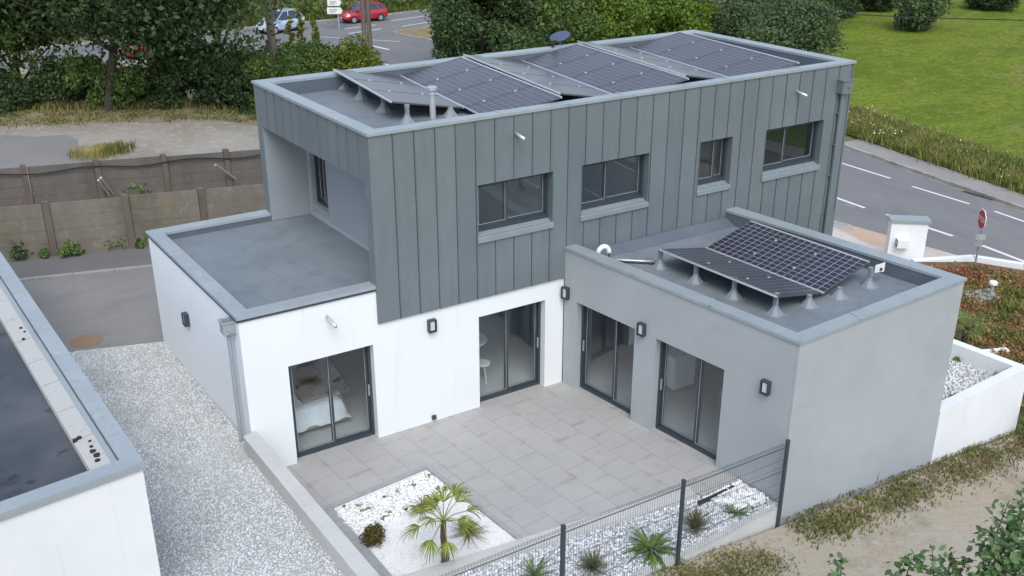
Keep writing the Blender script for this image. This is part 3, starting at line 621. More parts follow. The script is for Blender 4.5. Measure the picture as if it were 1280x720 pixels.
# ================================================================== GROUND
def sst(a, b, x): t = np.clip((x-a)/(b-a), 0, 1); return t*t*(3-2*t)
def lane_z(x): return np.clip(-.44-.115*(np.asarray(x, float)-5.35), -2.25, .05)
def hgt(x, y):
    x = np.asarray(x, float); y = np.asarray(y, float)
    b = .6-2.8*np.clip((x-2)/18, 0, 1)
    k = sst(30.5, 38, y); b = b*(1-k)+(-2.3)*k
    k = sst(-4.0, -6., y); b = b*(1-k)+lane_z(x)*k
    inside = (x > -5.6) & (x < 13) & (y > -5.8) & (y < 6.5); b = np.where(inside, np.minimum(b, -.9), b)
    fx = sst(30.5, 33, x-.08*(y-10))*sst(60, 50, y); b = b*(1-fx)+(-2.05+.012*np.clip(x-33, 0, 200))*fx
    em = sst(66.5, 76, y-.06*(x-30)); b = b+em*5.5
    return b
M['soil'] = mat('rough_ground', (.16, .14, .075), .95, layers=((.25, .4, .65, (.075, .11, .03)), (1.7, .5, .75, (.22, .19, .12)), (9, .5, .8, (.10, .09, .05))), bump=(4, .6, .1))
xs = np.concatenate([[-900, -400, -150, -80], np.arange(-50, 100.1, 1.0), [120, 200, 450, 900]])
ys = np.concatenate([[-300, -100, -50], np.arange(-30, 110.1, 1.0), [130, 200, 400, 900]])
X, Y = np.meshgrid(xs, ys, indexing='ij'); Z = hgt(X, Y)-.10
nx, ny = len(xs), len(ys); idx = np.arange(nx*ny).reshape(nx, ny)
F = np.stack([idx[:-1, :-1], idx[1:, :-1], idx[1:, 1:], idx[:-1, 1:]], -1).reshape(-1, 4)
tag(fast('ground', np.stack([X, Y, Z], -1), F, M['soil'], smooth=True), kind='structure')
def sheet(name, pts, z, m, sub=None):
    """a ground sheet; z number or function; subdivided by a grid clipped through triangulation when z is a function"""
    bm = bmesh.new()
    vs = [bm.verts.new((p[0], p[1], 0)) for p in pts]; f = bm.faces.new(vs)
    from mathutils.geometry import tessellate_polygon
    tris = tessellate_polygon([[Vector((p[0], p[1], 0)) for p in pts]]); bm.faces.remove(f)
    for t_ in tris: bm.faces.new([vs[k] for k in t_])
    if sub:
        x0, x1 = min(p[0] for p in pts), max(p[0] for p in pts); y0, y1 = min(p[1] for p in pts), max(p[1] for p in pts)
        for ax, a, b in ((0, x0, x1), (1, y0, y1)):
            k = a+sub
            while k < b:
                g = bm.verts[:]+bm.edges[:]+bm.faces[:]
                co = (k, 0, 0) if ax == 0 else (0, k, 0); no = (1, 0, 0) if ax == 0 else (0, 1, 0)
                bmesh.ops.bisect_plane(bm, geom=g, plane_co=co, plane_no=no); k += sub
    for v in bm.verts: v.co.z = z(v.co.x, v.co.y) if callable(z) else z
    bmesh.ops.recalc_face_normals(bm, faces=bm.faces)
    me = bpy.data.meshes.new(name); bm.to_mesh(me); bm.free()
    for p in me.polygons:
        pass
    o = link(name, me, m); tag(o, kind='structure'); return o

# -- terrace
def tile_mat():
    m = mat('terrace_tiles', (.37, .365, .355), .75, layers=((.5, .35, .7, (.395, .39, .38)), (3, .5, .8, (.345, .338, .328))), bump=(40, .1, .01))
    nt = m.node_tree; N = nt.nodes; L = nt.links; b = N['Principled BSDF']; cur = b.inputs['Base Color'].links[0].from_socket
    tc = N.new('ShaderNodeTexCoord'); mp = N.new('ShaderNodeMapping'); mp.inputs['Location'].default_value = (.06, .26, 0); mp.inputs['Rotation'].default_value = (0, 0, R(84)); L.new(tc.outputs['Object'], mp.inputs[0])
    br = N.new('ShaderNodeTexBrick'); br.offset = .5; br.inputs['Scale'].default_value = 1; br.inputs['Mortar Size'].default_value = .006; br.inputs['Mortar Smooth'].default_value = .2
    br.inputs['Brick Width'].default_value = .60; br.inputs['Row Height'].default_value = .60; br.inputs['Bias'].default_value = 0
    br.inputs['Color1'].default_value = (.955, .955, .955, 1); br.inputs['Color2'].default_value = (1.0, 1.0, .99, 1); br.inputs['Mortar'].default_value = (.66, .65, .64, 1)
    L.new(mp.outputs[0], br.inputs['Vector'])
    mu = N.new('ShaderNodeMix'); mu.data_type = 'RGBA'; mu.blend_type = 'MULTIPLY'; mu.inputs[0].default_value = 1; L.new(cur, mu.inputs[6]); L.new(br.outputs['Color'], mu.inputs[7])
    # brownish damp stains that start at joints
    n = N.new('ShaderNodeTexNoise'); n.inputs['Scale'].default_value = 1.4; n.inputs['Detail'].default_value = 3
    m2 = N.new('ShaderNodeMapping'); m2.inputs['Scale'].default_value = (1, 2.2, 1); m2.inputs['Location'].default_value = (3.1, 1.7, 0); L.new(tc.outputs['Object'], m2.inputs[0]); L.new(m2.outputs[0], n.inputs['Vector'])
    b2 = N.new('ShaderNodeTexBrick'); b2.offset = .5; b2.inputs['Scale'].default_value = 1; b2.inputs['Brick Width'].default_value = .6; b2.inputs['Row Height'].default_value = .6; b2.inputs['Mortar Size'].default_value = .13; b2.inputs['Mortar Smooth'].default_value = 1.
    L.new(mp.outputs[0], b2.inputs['Vector'])
    r = N.new('ShaderNodeMapRange'); r.inputs[1].default_value = .57; r.inputs[2].default_value = .65; L.new(n.outputs[0], r.inputs[0])
    k = N.new('ShaderNodeMath'); k.operation = 'MULTIPLY'; L.new(r.outputs[0], k.inputs[0]); L.new(b2.outputs['Fac'], k.inputs[1])
    k2 = N.new('ShaderNodeMath'); k2.operation = 'MULTIPLY'; k2.inputs[1].default_value = .42; L.new(k.outputs[0], k2.inputs[0])
    mx = N.new('ShaderNodeMix'); mx.data_type = 'RGBA'; L.new(k2.outputs[0], mx.inputs[0]); L.new(mu.outputs[2], mx.inputs[6]); mx.inputs[7].default_value = (.24, .20, .175, 1)
    L.new(mx.outputs[2], b.inputs['Base Color']); return m
M['tiles'] = tile_mat()
B0, B1, B2, B3 = (-2.62, -1.70), (.27, -1.38), (.60, -4.30), (-2.4, -4.12)     # planting bed corners
S0, S1_, S2_ = (.60, -4.36), (4.05, -4.72), (5.06, -4.62)
t1 = [(-2.68, .06), (5.0, .06), (5.13, -4.55), (4.06, -4.70), (.62, -4.34), B1, B0]
sheet('terrace', [(-2.66, .32), (4.46, .32), (4.62, -.02), (4.63, .02), (5.30, -4.60), (4.06, -4.72), (.61, -4.36), (.27, -1.38), (-2.62, -1.70)], 0, M['tiles'])
tb_ = MB().prism([(4.06, -4.72), (5.2, -4.6), (5.24, -5.0), (4.2, -5.05)], -.4, -.002); struct('terrace', tb_, M['tiles'])
ke = thing('planting_bed_edging', 'grey concrete edging round the white pebble bed with the palm', 'bed edging', (.27, -1.38, 0))
def rail(a, b, w, z0, z1, side=1):
    a = Vector((*a, 0)); b = Vector((*b, 0)); t = (b-a).normalized(); n = Vector((-t.y, t.x, 0))*w*side
    return MB().hexa([(a.x, a.y, z0), (b.x, b.y, z0), (b.x+n.x, b.y+n.y, z0), (a.x+n.x, a.y+n.y, z0), (a.x, a.y, z1), (b.x, b.y, z1), (b.x+n.x, b.y+n.y, z1), (a.x+n.x, a.y+n.y, z1)])
rail((-2.62, -1.68), (.20, -1.37), .10, -.2, .014, -1).build('kerb_rail', M['kerb'], ke)
rail((.28, -1.36), (.62, -4.34), .10, -.2, .012, -1).build('kerb_rail', M['kerb'], ke)
rail((-2.22, -1.72), (-2.12, -4.22), .335, -.2, .01, 1).build('kerb_rail', M['kerb'], ke)
dv = tag(rail((-2.3, -4.12), (4.10, -4.72), .32, -.3, .05, -1).build('concrete_divider', M['concrete']), 'low concrete strip between the paved terrace and the gravel bed by the fence', 'kerb')
bedq = [(-1.95, -1.80), (.20, -1.50), (.52, -4.36), (-1.74, -4.15)]
sheet('pebble_bed', [(-2.5, -1.75), (.24, -1.45), (.56, -4.33), (-2.3, -4.10)], -.035, M['pebble_under'])
def in_poly(px, py, poly):
    c = np.zeros(len(px), bool); n = len(poly)
    for i in range(n):
        x0, y0 = poly[i]; x1, y1 = poly[(i+1) % n]
        if y0 == y1: continue
        k = ((y0 > py) != (y1 > py)) & (px < (x1-x0)*(py-y0)/(y1-y0)+x0); c ^= k
    return c
def scatter(poly, n, gen):
    poly = np.array(poly); a = poly.min(0); b = poly.max(0); px = np.empty(0); py = np.empty(0)
    while len(px) < n:
        q = gen.random((n*2, 2))*(b-a)+a; k = in_poly(q[:, 0], q[:, 1], poly); px = np.r_[px, q[k, 0]]; py = np.r_[py, q[k, 1]]
    return px[:n], py[:n]
OCT = np.array([(1, 0, 0), (0, 1, 0), (-1, 0, 0), (0, -1, 0), (.15, .1, 1), (-.1, .05, -1)], float)
OCF = np.array([(0, 1, 4), (1, 2, 4), (2, 3, 4), (3, 0, 4), (1, 0, 5), (2, 1, 5), (3, 2, 5), (0, 3, 5)])
def rot_rand(n, g):
    q = g.normal(size=(n, 4)); q /= np.linalg.norm(q, axis=1)[:, None]; w, x, y, z = q.T
    return np.stack([np.stack([1-2*(y*y+z*z), 2*(x*y-z*w), 2*(x*z+y*w)], -1), np.stack([2*(x*y+z*w), 1-2*(x*x+z*z), 2*(y*z-x*w)], -1), np.stack([2*(x*z-y*w), 2*(y*z+x*w), 1-2*(x*x+y*y)], -1)], 1)
def stones(name, poly, n, smin, smax, z, m, label, seed=1):
    g = np.random.default_rng(seed); px, py = scatter(poly, n, g)
    s = g.uniform(smin, smax, (n, 1, 1)); sh = g.uniform(.55, 1.15, (n, 1, 3)); base = OCT[None]*sh+g.normal(0, .12, (n, 6, 3))
    v = np.einsum('nij,nkj->nki', rot_rand(n, g), base*s)
    zz = z(px, py) if callable(z) else np.full(n, z); v += np.stack([px, py, zz+s[:, 0, 0]*.45], -1)[:, None]
    f = (OCF[None]+6*np.arange(n)[:, None, None]).reshape(-1, 3)
    return tag(fast(name, v, f, m), label, kind='stuff')
stones('white_pebbles', [(-1.95, -1.85), (.16, -1.55), (.20, -2.2), (-.2, -2.6), (-1.05, -2.55), (-1.8, -3.05)], 2300, .018, .048, -.03, M['stone_w'], 'coarse white marble pebbles in the palm bed', 2)
stones('white_pebbles', [(-2.3, -1.78), (.22, -1.48), (.54, -4.34), (-2.2, -4.1)], 5200, .008, .018, -.032, M['stone_w'], 'fine white marble chips in the palm bed', 3)

# gravel strip by the fence
fl0 = (5.22, -6.06)
def fy(x): return -6.07-.066*(5.22-x)
fb = [(-2.3, -4.36), (4.10, -4.98), (4.25, -5.06), (5.1, -5.02), (5.24, -5.95), (-2.3, fy(-2.3)+.17)]
sheet('gravel_bed', fb, -.05, M['gravel_under'])
stones('gravel', fb, 12500, .022, .046, -.055, M['stone_bed'], 'grey white chips in the planted strip behind the mesh fence', 4)
stones('white_stones', [(4.15, -5.1), (5.12, -5.08), (5.2, -5.75), (4.55, -5.75)], 330, .05, .085, -.04, M['stone_w'], 'larger white stones heaped at the grey wall', 5)
tag(rail(G(874, 628, .06)[:2], G(918, 607.5, .06)[:2], .04, -.2, .06, 1).build('edging_strip', M['black']), 'dark edging strip holding back the heap of larger white stones', 'edging')
kb = MB(); xk = [-2.4, .1, 2.58, 5.25]
for i in range(3):
    a, b = xk[i]+.004, xk[i+1]-.004; za = -.02+.012*(2-i)
    kb.prism([(a, fy(a)+.03), (b, fy(b)+.03), (b, fy(b)+.17), (a, fy(a)+.17)], -1.1, za)
tag(kb.build('fence_kerb', M['concrete']), 'concrete kerb under the mesh fence, split at the posts', 'kerb')
# -- mesh fence
fence = thing('mesh_fence', 'anthracite welded mesh fence between the gravel strip and the dirt lane', 'fence', (5.2, fy(5.2), -.4))
px_ = [5.17, 2.56, .02, -2.5]; ptz = [1.42, 1.60, 1.79, 1.95]
for x, z in zip(px_, ptz):
    p = MB().box(x-.028, x+.028, fy(x)-.03, fy(x)+.025, float(lane_z(x))-.25, z); p.box(x-.032, x+.032, fy(x)-.034, fy(x)+.03, z, z+.02)
    p.build('post', M['frame'], fence)
for i in range(3):
    xa, xb = px_[i+1], px_[i]; za, zb = ptz[i+1]-.03, ptz[i]-.03; mb = MB(); w = .0028
    n = int((xb-xa)/.052)
    def zt(x): t = (x-xa)/(xb-xa); return za*(1-t)+zb*t
    folds = (.05, .55, 1.12, 1.5)
    def dyf(dz): return min([.0]+[-.03*max(0, 1-abs(dz-f)/.05) for f in folds])
    dzs = [0, .0, .05, .10, .5, .55, .60, 1.07, 1.12, 1.17, 1.45, 1.5]
    for k in range(1, n):
        x = xa+(xb-xa)*k/n; top = zt(x); zl = -.0
        zs = [top+.025]+[top-d for d in (.0, .05, .10, .50, .55, .60, 1.07, 1.12, 1.17) if top-d > zl]+[zl]
        pts = [(x, fy(x)-.005+dyf(top-z), z) for z in zs]
        mb.tube(pts, w, 3, cap=False)
    for f in (.0, .02, .05, .08, .10, .34, .50, .55, .60, .84, 1.07, 1.12, 1.17):
        pts = [(x, fy(x)-.005+dyf(f), zt(x)-f) for x in (xa+.03, xb-.03)]
        if pts[1][2] > .02: mb.tube(pts, w*1.25, 3, cap=False)
    mb.build('mesh_panel', M['frame'], fence)

# -- retaining wall and gravel path on the left
rwl = [( -2.93, .20), (-2.665, .20), (-2.16, -5.6), (-2.43, -5.6)]
ra, rb_, rc, rd_ = G(303.5, 545, 1.0), G(319, 538, 1.0), G(476, 720, 1.0), G(447, 720, 1.0)
def ext(p, q, k): return (p[0]+(q[0]-p[0])*k, p[1]+(q[1]-p[1])*k)
rwo = MB().prism([ra[:2], rb_[:2], ext(rb_, rc, 1.35), ext(ra, rd_, 1.35)], -.6, 1.0)
tag(rwo.build('retaining_wall', M['concrete'], bevel=.012), 'low concrete retaining wall between the gravel path and the terrace', 'low wall')
gp_ = [(-5.3, -8), (-2.2, -8), A1(-2.8, .1), A1(-2.74, .15), A1(-2.735, 5.6), (-3.0, 5.62), (-4.72, 6.12), (-6.3, 6.55), (-6.3, 2)]
sheet('gravel_path', gp_, .645, M['gravel_under'])
stones('gravel', [(-5.4, -6), (-2.45, -6), A1(-2.92, .1), A1(-2.77, .15), A1(-2.76, 5.55), (-4.72, 6.10), (-6.1, 6.4), (-5.6, 0)], 44000, .012, .025, .645, M['stone_g'], 'pale grey gravel path between the two houses', 6)
# -- neighbouring house
nb = thing('neighbouring_house', 'white flat roofed house at the left edge with pale metal coping and dark roof', 'house', (-5.35, -3.9, .6))
NB = lambda mb, n, m, **k: mb.build(n, M[m], nb, **k)
hn = 3.4; c0 = np.array([-5.35, -3.90]); dl = np.array([-.0605, .998]); df = np.array([-.9925, -.13])
def nP(a, b): q = c0+dl*a+df*b; return (float(q[0]), float(q[1]))
NB(MB().prism([nP(.03, .03), nP(.03, 12), nP(14, 12), nP(14, .03)], .2, hn-.35), 'wall', 'white2')
NB(MB().prism([nP(.03, .03), nP(.03, 12), nP(.2, 12), nP(.2, .25), nP(14, .25), nP(14, .03)], hn-.349, hn-.065), 'wall', 'white2')
def nstrip(o, i, z0, z1, z2=None):
    mb = MB(); z2 = z1 if z2 is None else z2
    for k in range(len(o)-1): mb.hexa([(*o[k], z0), (*o[k+1], z0), (*i[k+1], z0), (*i[k], z0), (*o[k], z1), (*o[k+1], z1), (*i[k+1], z2), (*i[k], z2)])
    return mb
NB(nstrip([nP(0, 12), nP(0, 0), nP(14, 0)], [nP(.30, 12), nP(.30, .26), nP(14, .26)], hn-.06, hn, hn-.015), 'coping', 'coping_old')
NB(nstrip([nP(-.006, 12), nP(-.006, -.006), nP(14, -.006)], [nP(.015, 12), nP(.015, .015), nP(14, .015)], hn-.11, hn-.062), 'drip_edge', 'plastic_grey')
NB(nstrip([nP(.31, .28), nP(14, .28)], [nP(.31, .36), nP(14, .36)], hn-.25, hn-.05, hn-.06), 'flashing', 'coping')
cp = MB(); k = .38
while k < 13.5:
    l = .98+rng.uniform(-.04, .04)
    cp.hexa([(*nP(k, .36), hn-.4), (*nP(k+l, .36), hn-.4), (*nP(k+l, .66), hn-.4), (*nP(k, .66), hn-.4), (*nP(k, .36), hn-.07), (*nP(k+l, .36), hn-.07), (*nP(k+l, .645), hn-.10), (*nP(k, .645+.0), hn-.10)])
    k += l+.02
NB(cp, 'cap_blocks', 'capstone')
gr = MB().prism([nP(.3, .315), nP(.3, .352), nP(13.8, .352), nP(13.8, .315)], hn-.3, hn-.10); NB(gr, 'gutter_joint', 'plastic_grey')
for (a, b, r) in ((.72, .47, .07), (.86, .49, .06), (1.0, .47, .035), (1.16, .45, .03), (.58, .5, .05), (1.36, .55, .045), (5.6, .42, .03), (5.8, .44, .04), (5.3, .5, .035), (1.33, .62, .05)):
    for q in range(1):
        x, y = nP(a, b); n = 11; r *= .75
        MB().prism([(x+r*(.7+.5*rng.random())*math.cos(2*math.pi*j/n), y+r*(.7+.5*rng.random())*math.sin(2*math.pi*j/n)) for j in range(n)], hn-.12, hn-.060).build('tar_spot', M['tar'], nb)
NB(MB().prism([nP(.2, .5), nP(.2, 12), nP(14, 12), nP(14, .5)], hn-.345, hn-.20), 'roof_membrane', 'membrane_dark')
M['stain'] = mat('coping_stain', (.30, .33, .335), .6, layers=((8, .4, .6, (.36, .40, .41)),))
def stain(parent, x, y, z, a, b, rz, g):
    n = 14; pts = []
    for j in range(n):
        t = 2*math.pi*j/n; q = 1+g.normal(0, .08); u, v_ = a*q*math.cos(t), b*q*math.sin(t); pts.append((x+u*math.cos(rz)-v_*math.sin(rz), y+u*math.sin(rz)+v_*math.cos(rz)))
    MB().prism(pts, z-.01, z+.0015).build('coping_stain', M['stain'], parent)
g = np.random.default_rng(77)
for (a, r) in ((9.1, .10), (7.5, .12), (4.2, .15), (3.1, .09), (1.75, .17)): x, y = nP(a, .15); stain(nb, x, y, hn-.006, r*1.2, r*.62, 1.5, g)
for (u, r) in ((4.6, .10), (3.9, .13), (3.05, .07), (2.5, .12), (1.6, .13), (.9, .08)): x, y = A1(-2.63, u); stain(house, x, y, 3.400, r*1.25, r*.62, 1.6, g)
tag(MB().tube([(-2.95, 1.2, .64), (-2.95, 1.2, .72)], .03, 6).build('marker_stake', M['steel_light']), 'short pale stake in the gravel near the downpipe', 'stake')

# -- street on the left, pavement, walls
M['tarmac'] = mat('tarmac', (.225, .217, .205), .9, layers=((.4, .4, .65, (.255, .245, .23)), (1.5, .5, .75, (.20, .194, .186), 5, (.3, 1, 1)), (30, .5, .8, (.15, .145, .14))), bump=(60, .3, .01))
M['pavement'] = mat('pavement_tarmac', (.135, .135, .137), .9, layers=((.6, .4, .7, (.165, .163, .16)), (30, .5, .8, (.10, .10, .10))), bump=(60, .3, .01))
M['lot'] = mat('gravel_lot', (.31, .29, .25), .95, layers=((.22, .42, .62, (.235, .205, .155)), (3, .5, .8, (.42, .40, .36)), (25, .5, .75, (.28, .26, .22))), bump=(20, .5, .02))
M['road'] = mat('asphalt', (.175, .176, .178), .88, layers=((.2, .4, .65, (.20, .199, .196)), (1.2, .5, .75, (.155, .155, .157), 5, (1, .25, 1)), (.9, .62, .68, (.215, .213, .21), 3), (30, .5, .8, (.10, .10, .10))), bump=(50, .2, .01))
M['paint'] = mat('road_paint', (.70, .70, .68), .7, layers=((4, .6, .8, (.45, .45, .44)),))
M['road_kerb'] = mat('road_kerb', (.36, .345, .32), .9, layers=((.9, .4, .62, (.24, .22, .19)), (5, .5, .7, (.42, .40, .37))))
def str_z(x, y): return .62-2.8*min(max((x-2)/18, 0), 1)
ky = lambda x: 9.87-.268*x
sheet('street', [(-30, ky(-30)), (16, ky(16)), (16, ky(16)-4.6), (-.2, 5.75), (-3.0, 5.62), (-4.72, 6.12), (-6.3, 6.55), (-30, 12.5)], lambda x, y: str_z(x, y), M['tarmac'], 4)
kbm = MB()
for i in range(-30, 12): kbm.hexa([(i+.005, ky(i), .3), (i+.995, ky(i+1), .3), (i+.995, ky(i+1)+.14, .3), (i+.005, ky(i)+.14, .3), (i+.005, ky(i), str_z(i, 0)+.05), (i+.995, ky(i+1), str_z(i+1, 0)+.05), (i+.995, ky(i+1)+.14, str_z(i+1, 0)+.06), (i+.005, ky(i)+.14, str_z(i, 0)+.06)])
struct('kerb', kbm, mat('street_kerb', (.27, .26, .24), .9, layers=((3, .4, .7, (.33, .31, .28)),)))
wy = lambda x: 12.71-.2695*(x+4.29)
sheet('pavement', [(-30, ky(-30)+.14), (11.5, ky(11.5)+.14), (11.5, wy(11.5)+.3), (-30, wy(-30)+.3)], lambda x, y: str_z(x, y)+.05, M['pavement'], 4)
mh = G(108, 426, .63); tag(MB().lathe((mh[0], mh[1], .60), [(.36, 0), (.36, .028), (.33, .03), (.0, .032)], 24).build('manhole_cover', mat('rusty_iron', (.27, .17, .11), .9, layers=((8, .4, .7, (.22, .15, .105)), (30, .5, .6, (.31, .20, .13))))), 'rusty round manhole cover in the street', 'manhole cover')
sheet('parking_lot', [(-30, 16), (14, 8), (14, 28), (6.5, 28.3), (1, 31), (-5, 34), (-30, 40)], lambda x, y: .625-1.7*min(max((x-4)/10, 0), 1), M['lot'], 1.0)
a = [G(*q, .64) for q in ((-20, 171), (88, 169), (125, 197), (118, 205), (-20, 215))]; sheet('tarmac_patch', [(p[0]+rng.normal(0, .1), p[1]+rng.normal(0, .1)) for u, w_ in zip(a, a[1:]+a[:1]) for p in [(u[0]*(1-q/5)+w_[0]*q/5, u[1]*(1-q/5)+w_[1]*q/5) for q in range(5)]], .640, mat('old_tarmac', (.20, .195, .19), .95, layers=((.6, .4, .7, (.235, .225, .21)), (4, .55, .75, (.26, .25, .22)))))
M['panel1'] = mat('concrete_panel_brown', (.20, .178, .145), .95, layers=((1.2, .4, .7, (.145, .128, .105), 5, (1, 1, .3)), (6, .55, .75, (.26, .235, .185)), (.7, .5, .68, (.13, .12, .085)), (1.8, .58, .75, (.19, .16, .075))), bump=(25, .5))
M['panel2'] = mat('concrete_panel_dark', (.145, .13, .118), .95, layers=((1.0, .4, .7, (.10, .085, .078), 5, (1, 1, .3)), (6, .55, .75, (.17, .15, .125)), (1.4, .6, .75, (.19, .135, .125))), bump=(25, .5))
M['post1'] = mat('concrete_post', (.15, .125, .10), .95, layers=((4, .4, .7, (.11, .09, .07), 5, (1, 1, .3)),), bump=(25, .4))
def panel_wall(name, label, yf, xs_, z0, z1, m, capz=.0):
    t = thing(name, label, 'concrete wall', (xs_[0], yf(xs_[0]), z0))
    for i in range(len(xs_)-1):
        a, b = xs_[i]+.09, xs_[i+1]-.09; dz = rng.uniform(-.03, .03)
        nr = 4; hh = (z1-z0)/nr
        p = MB()
        for r in range(nr): p.prism([(a, yf(a)), (b, yf(b)), (b, yf(b)+.05), (a, yf(a)+.05)], z0-.1 if r == 0 else z0+r*hh+.006, z0+(r+1)*hh+(dz if r == nr-1 else 0))
        p.build('panel', M[m], t)
    for x in xs_:
        lean = rng.normal(0, .02)
        p = MB().hexa([(x-.085, yf(x-.085)-.06, z0-.2), (x+.085, yf(x+.085)-.06, z0-.2), (x+.085, yf(x+.085)+.11, z0-.2), (x-.085, yf(x-.085)+.11, z0-.2),
                       (x-.08+lean, yf(x-.085)-.06+lean, z1+.07), (x+.08+lean, yf(x+.085)-.06+lean, z1+.07), (x+.08+lean, yf(x+.085)+.11+lean, z1+.07), (x-.08+lean, yf(x-.085)+.11+lean, z1+.07)])
        p.build('post', M['post1'], t)
panel_wall('panel_wall', 'near brown concrete panel wall along the street pavement', wy, [-10.2, -8.2, -6.2, -4.2, -2.18, -.2, 1.85, 3.9, 5.9], .66, 2.2, 'panel1')
w2y = lambda x: wy(x)+5.0
panel_wall('panel_wall', 'far dark concrete panel wall in front of the gravel lot', w2y, [-8.1, -6.1, -4.06, -2.0, 0., 1.9, 3.8, 5.8], .66, 1.98, 'panel2')
tag(MB().tube([(x, w2y(x)-.08, 1.80+.06*math.sin(x*2.1)) for x in np.linspace(-8, 5.8, 30)], .022, 5).build('cable', M['black']), 'black cable sagging along the far concrete panel wall', 'cable')
for (p, q, l, nm) in ((G(126, 222, 1.6), G(145, 246, .7), 'pale plank leaning on the far concrete wall', 'plank'), (G(123, 225, 1.5), G(139, 247, .7), 'darker plank leaning beside the pale plank on the far concrete wall', 'plank'), (G(269, 206, 1.7), G(304, 231, .72), 'grey beam leaning diagonally on the far concrete wall', 'beam')):
    tag(MB().tube([p, q], .05, 4).build(nm, M['capstone'] if 'pale' in l else M['plastic_grey']), l, nm)
sheet('yard', [(-20, wy(-20)+.1), (8, wy(8)+.1), (8, w2y(8)), (-20, w2y(-20))], .655, M['soil'])

# -- road on the right with markings
RZ = -2.2
kA = lambda y: 30.75+.118*(y-6)           # far kerb
road = [(25.2, -60), (30.2, -60), (kA(0)+.1, 0), (kA(16), 16), (33.4, 34), (36.0, 52), (42, 58), (70, 61.5), (160, 72), (160, 80), (70, 70), (36, 66.6), (30.3, 65.9), (3.6, 65.0), (-60, 63), (-60, 55.5), (0, 57.2), (12, 55), (16, 50), (19, 44), (21.5, 30), (22.5, 18), (23.0, 8.9), (24.1, 3.4), (24.6, 0.5), (24.6, -60)]
sheet('road', road, RZ, M['road'])
def dash(a, b, w, m='paint', z=RZ+.005, name='road_marking'):
    a = Vector((a[0], a[1], 0)); b = Vector((b[0], b[1], 0)); t = (b-a).normalized(); n = Vector((-t.y, t.x, 0))*w/2
    return [(a-n).to_tuple()[:2], (b-n).to_tuple()[:2], (b+n).to_tuple()[:2], (a+n).to_tuple()[:2]]
mk = MB()
for (p, q, w) in (((1052, 204), (1113, 223), .13), ((1140, 233), (1212, 255), .13), ((1243, 264), (1306, 286), .13), ((975, 180), (1028, 196), .13),
                  ((1000, 231), (1081, 260), .16), ((1108, 268), (1191, 295), .16), ((1228, 307), (1340, 350), .16),
                  ((463, 57), (486, 62), .25), ((431, 36), (470, 31), .18), ((436, 42), (476, 36), .18), ((489, 26), (530, 20), .16), ((503, 33), (545, 26), .16), ((480, 80), (500, 86), .3), ((500, 52), (400, 46), .12)):
    r = dash(G(*p, RZ), G(*q, RZ), w); mk.poly([(x, y, RZ+.005) for x, y in r])
struct('road_marking', mk, M['paint'])
isl = [G(*q, RZ) for q in ((488, 42), (500, 39.5), (560, 31), (575, 36), (560, 55), (546, 53), (512, 46))]
struct('traffic_island', MB().prism([(p[0], p[1]) for p in isl], RZ-.1, RZ+.12), M['road_kerb'])
cx_, cy_ = np.mean([[p[0], p[1]] for p in isl], 0)
struct('island_grass', MB().prism([(cx_+(p[0]-cx_)*.86, cy_+(p[1]-cy_)*.86) for p in isl], RZ, RZ+.16), mat('dry_turf', (.27, .20, .10), .95, layers=((2, .4, .7, (.16, .15, .06)),)))
kk = MB()
def kerb_line(pts, w=.16, h=.12):
    for a, b in zip(pts[:-1], pts[1:]):
        r = dash(a, b, w); kk.prism(r, RZ-.2, RZ+h)
kerb_line([(kA(y), y) for y in range(-20, 18, 2)]+[(33.5, 34), (36.1, 52)])
kerb_line([(-60, 63.0), (3.6, 65.0), (30.3, 65.9), (36, 66.6), (70, 70), (160, 80)])
kerb_line([(-60, 55.5), (0, 57.2), (12, 55), (16, 50), (19, 44)])
struct('kerb', kk, M['road_kerb'])
M['side'] = mat('sidewalk', (.26, .25, .235), .9, layers=((.6, .4, .7, (.31, .295, .27)), (20, .5, .8, (.2, .195, .185))), bump=(40, .3, .01))
sw = [(kA(y)+.08, y) for y in range(-20, 18, 2)]+[(kA(y)+1.45, y) for y in range(16, -22, -2)]
sheet('sidewalk', sw, RZ+.11, M['side'])
gutter = [(kA(y)-.35, y) for y in range(-20, 18, 2)]+[(kA(y)-.09, y) for y in range(16, -22, -2)]
sheet('gutter', gutter, RZ+.006, mat('gutter_dust', (.24, .225, .195), .95, layers=((1.5, .4, .65, (.17, .165, .15)),)))
dg = G(1209, 247, RZ+.05); tag(MB().box(kA(dg[1])-.30, kA(dg[1])-.095, dg[1]-.7, dg[1]+.7, RZ-.05, RZ+.016).build('storm_drain', M['bark']), 'dark storm drain in the far kerb of the road', 'drain')
# driveway apron and kerb
M['apron'] = mat('pale_concrete_apron', (.50, .46, .41), .85, layers=((.35, .4, .65, (.58, .55, .51)), (.55, .46, .58, (.50, .35, .25), 3, (1, .35, 1)), (8, .5, .8, (.38, .35, .31))), bump=(30, .2, .01))
sheet('driveway', [(23.0, 11), (23.15, 8.9), (24.15, 3.3), (21.2, 3.0), (13, 1.0), (13, 11)], lambda x, y: RZ+.01+max(0, (23-x)*.10), M['apron'], 2)
ov = G(1052, 281, -2.1); tag(MB().lathe((ov[0], ov[1], RZ+max(0, (23-ov[0])*.10)-.02), [(.45, 0), (.45, .06), (.42, .064), (.0, .065)], 24).build('manhole_cover', M['road_kerb']), 'pale round manhole cover in the driveway beside the road', 'manhole cover')
pl = thing('gate_pillar', 'white rendered gate pillar with grey cap beside the driveway', 'pillar', (21.0, 3.6, -1.75))
pa, pb_ = Vector((20.62, 3.93, 0)), Vector((21.55, 3.18, 0)); t = (pb_-pa).normalized(); n = Vector((-t.y, t.x, 0))
if n.dot(Vector((.5, .8, 0))) < 0: n = -n
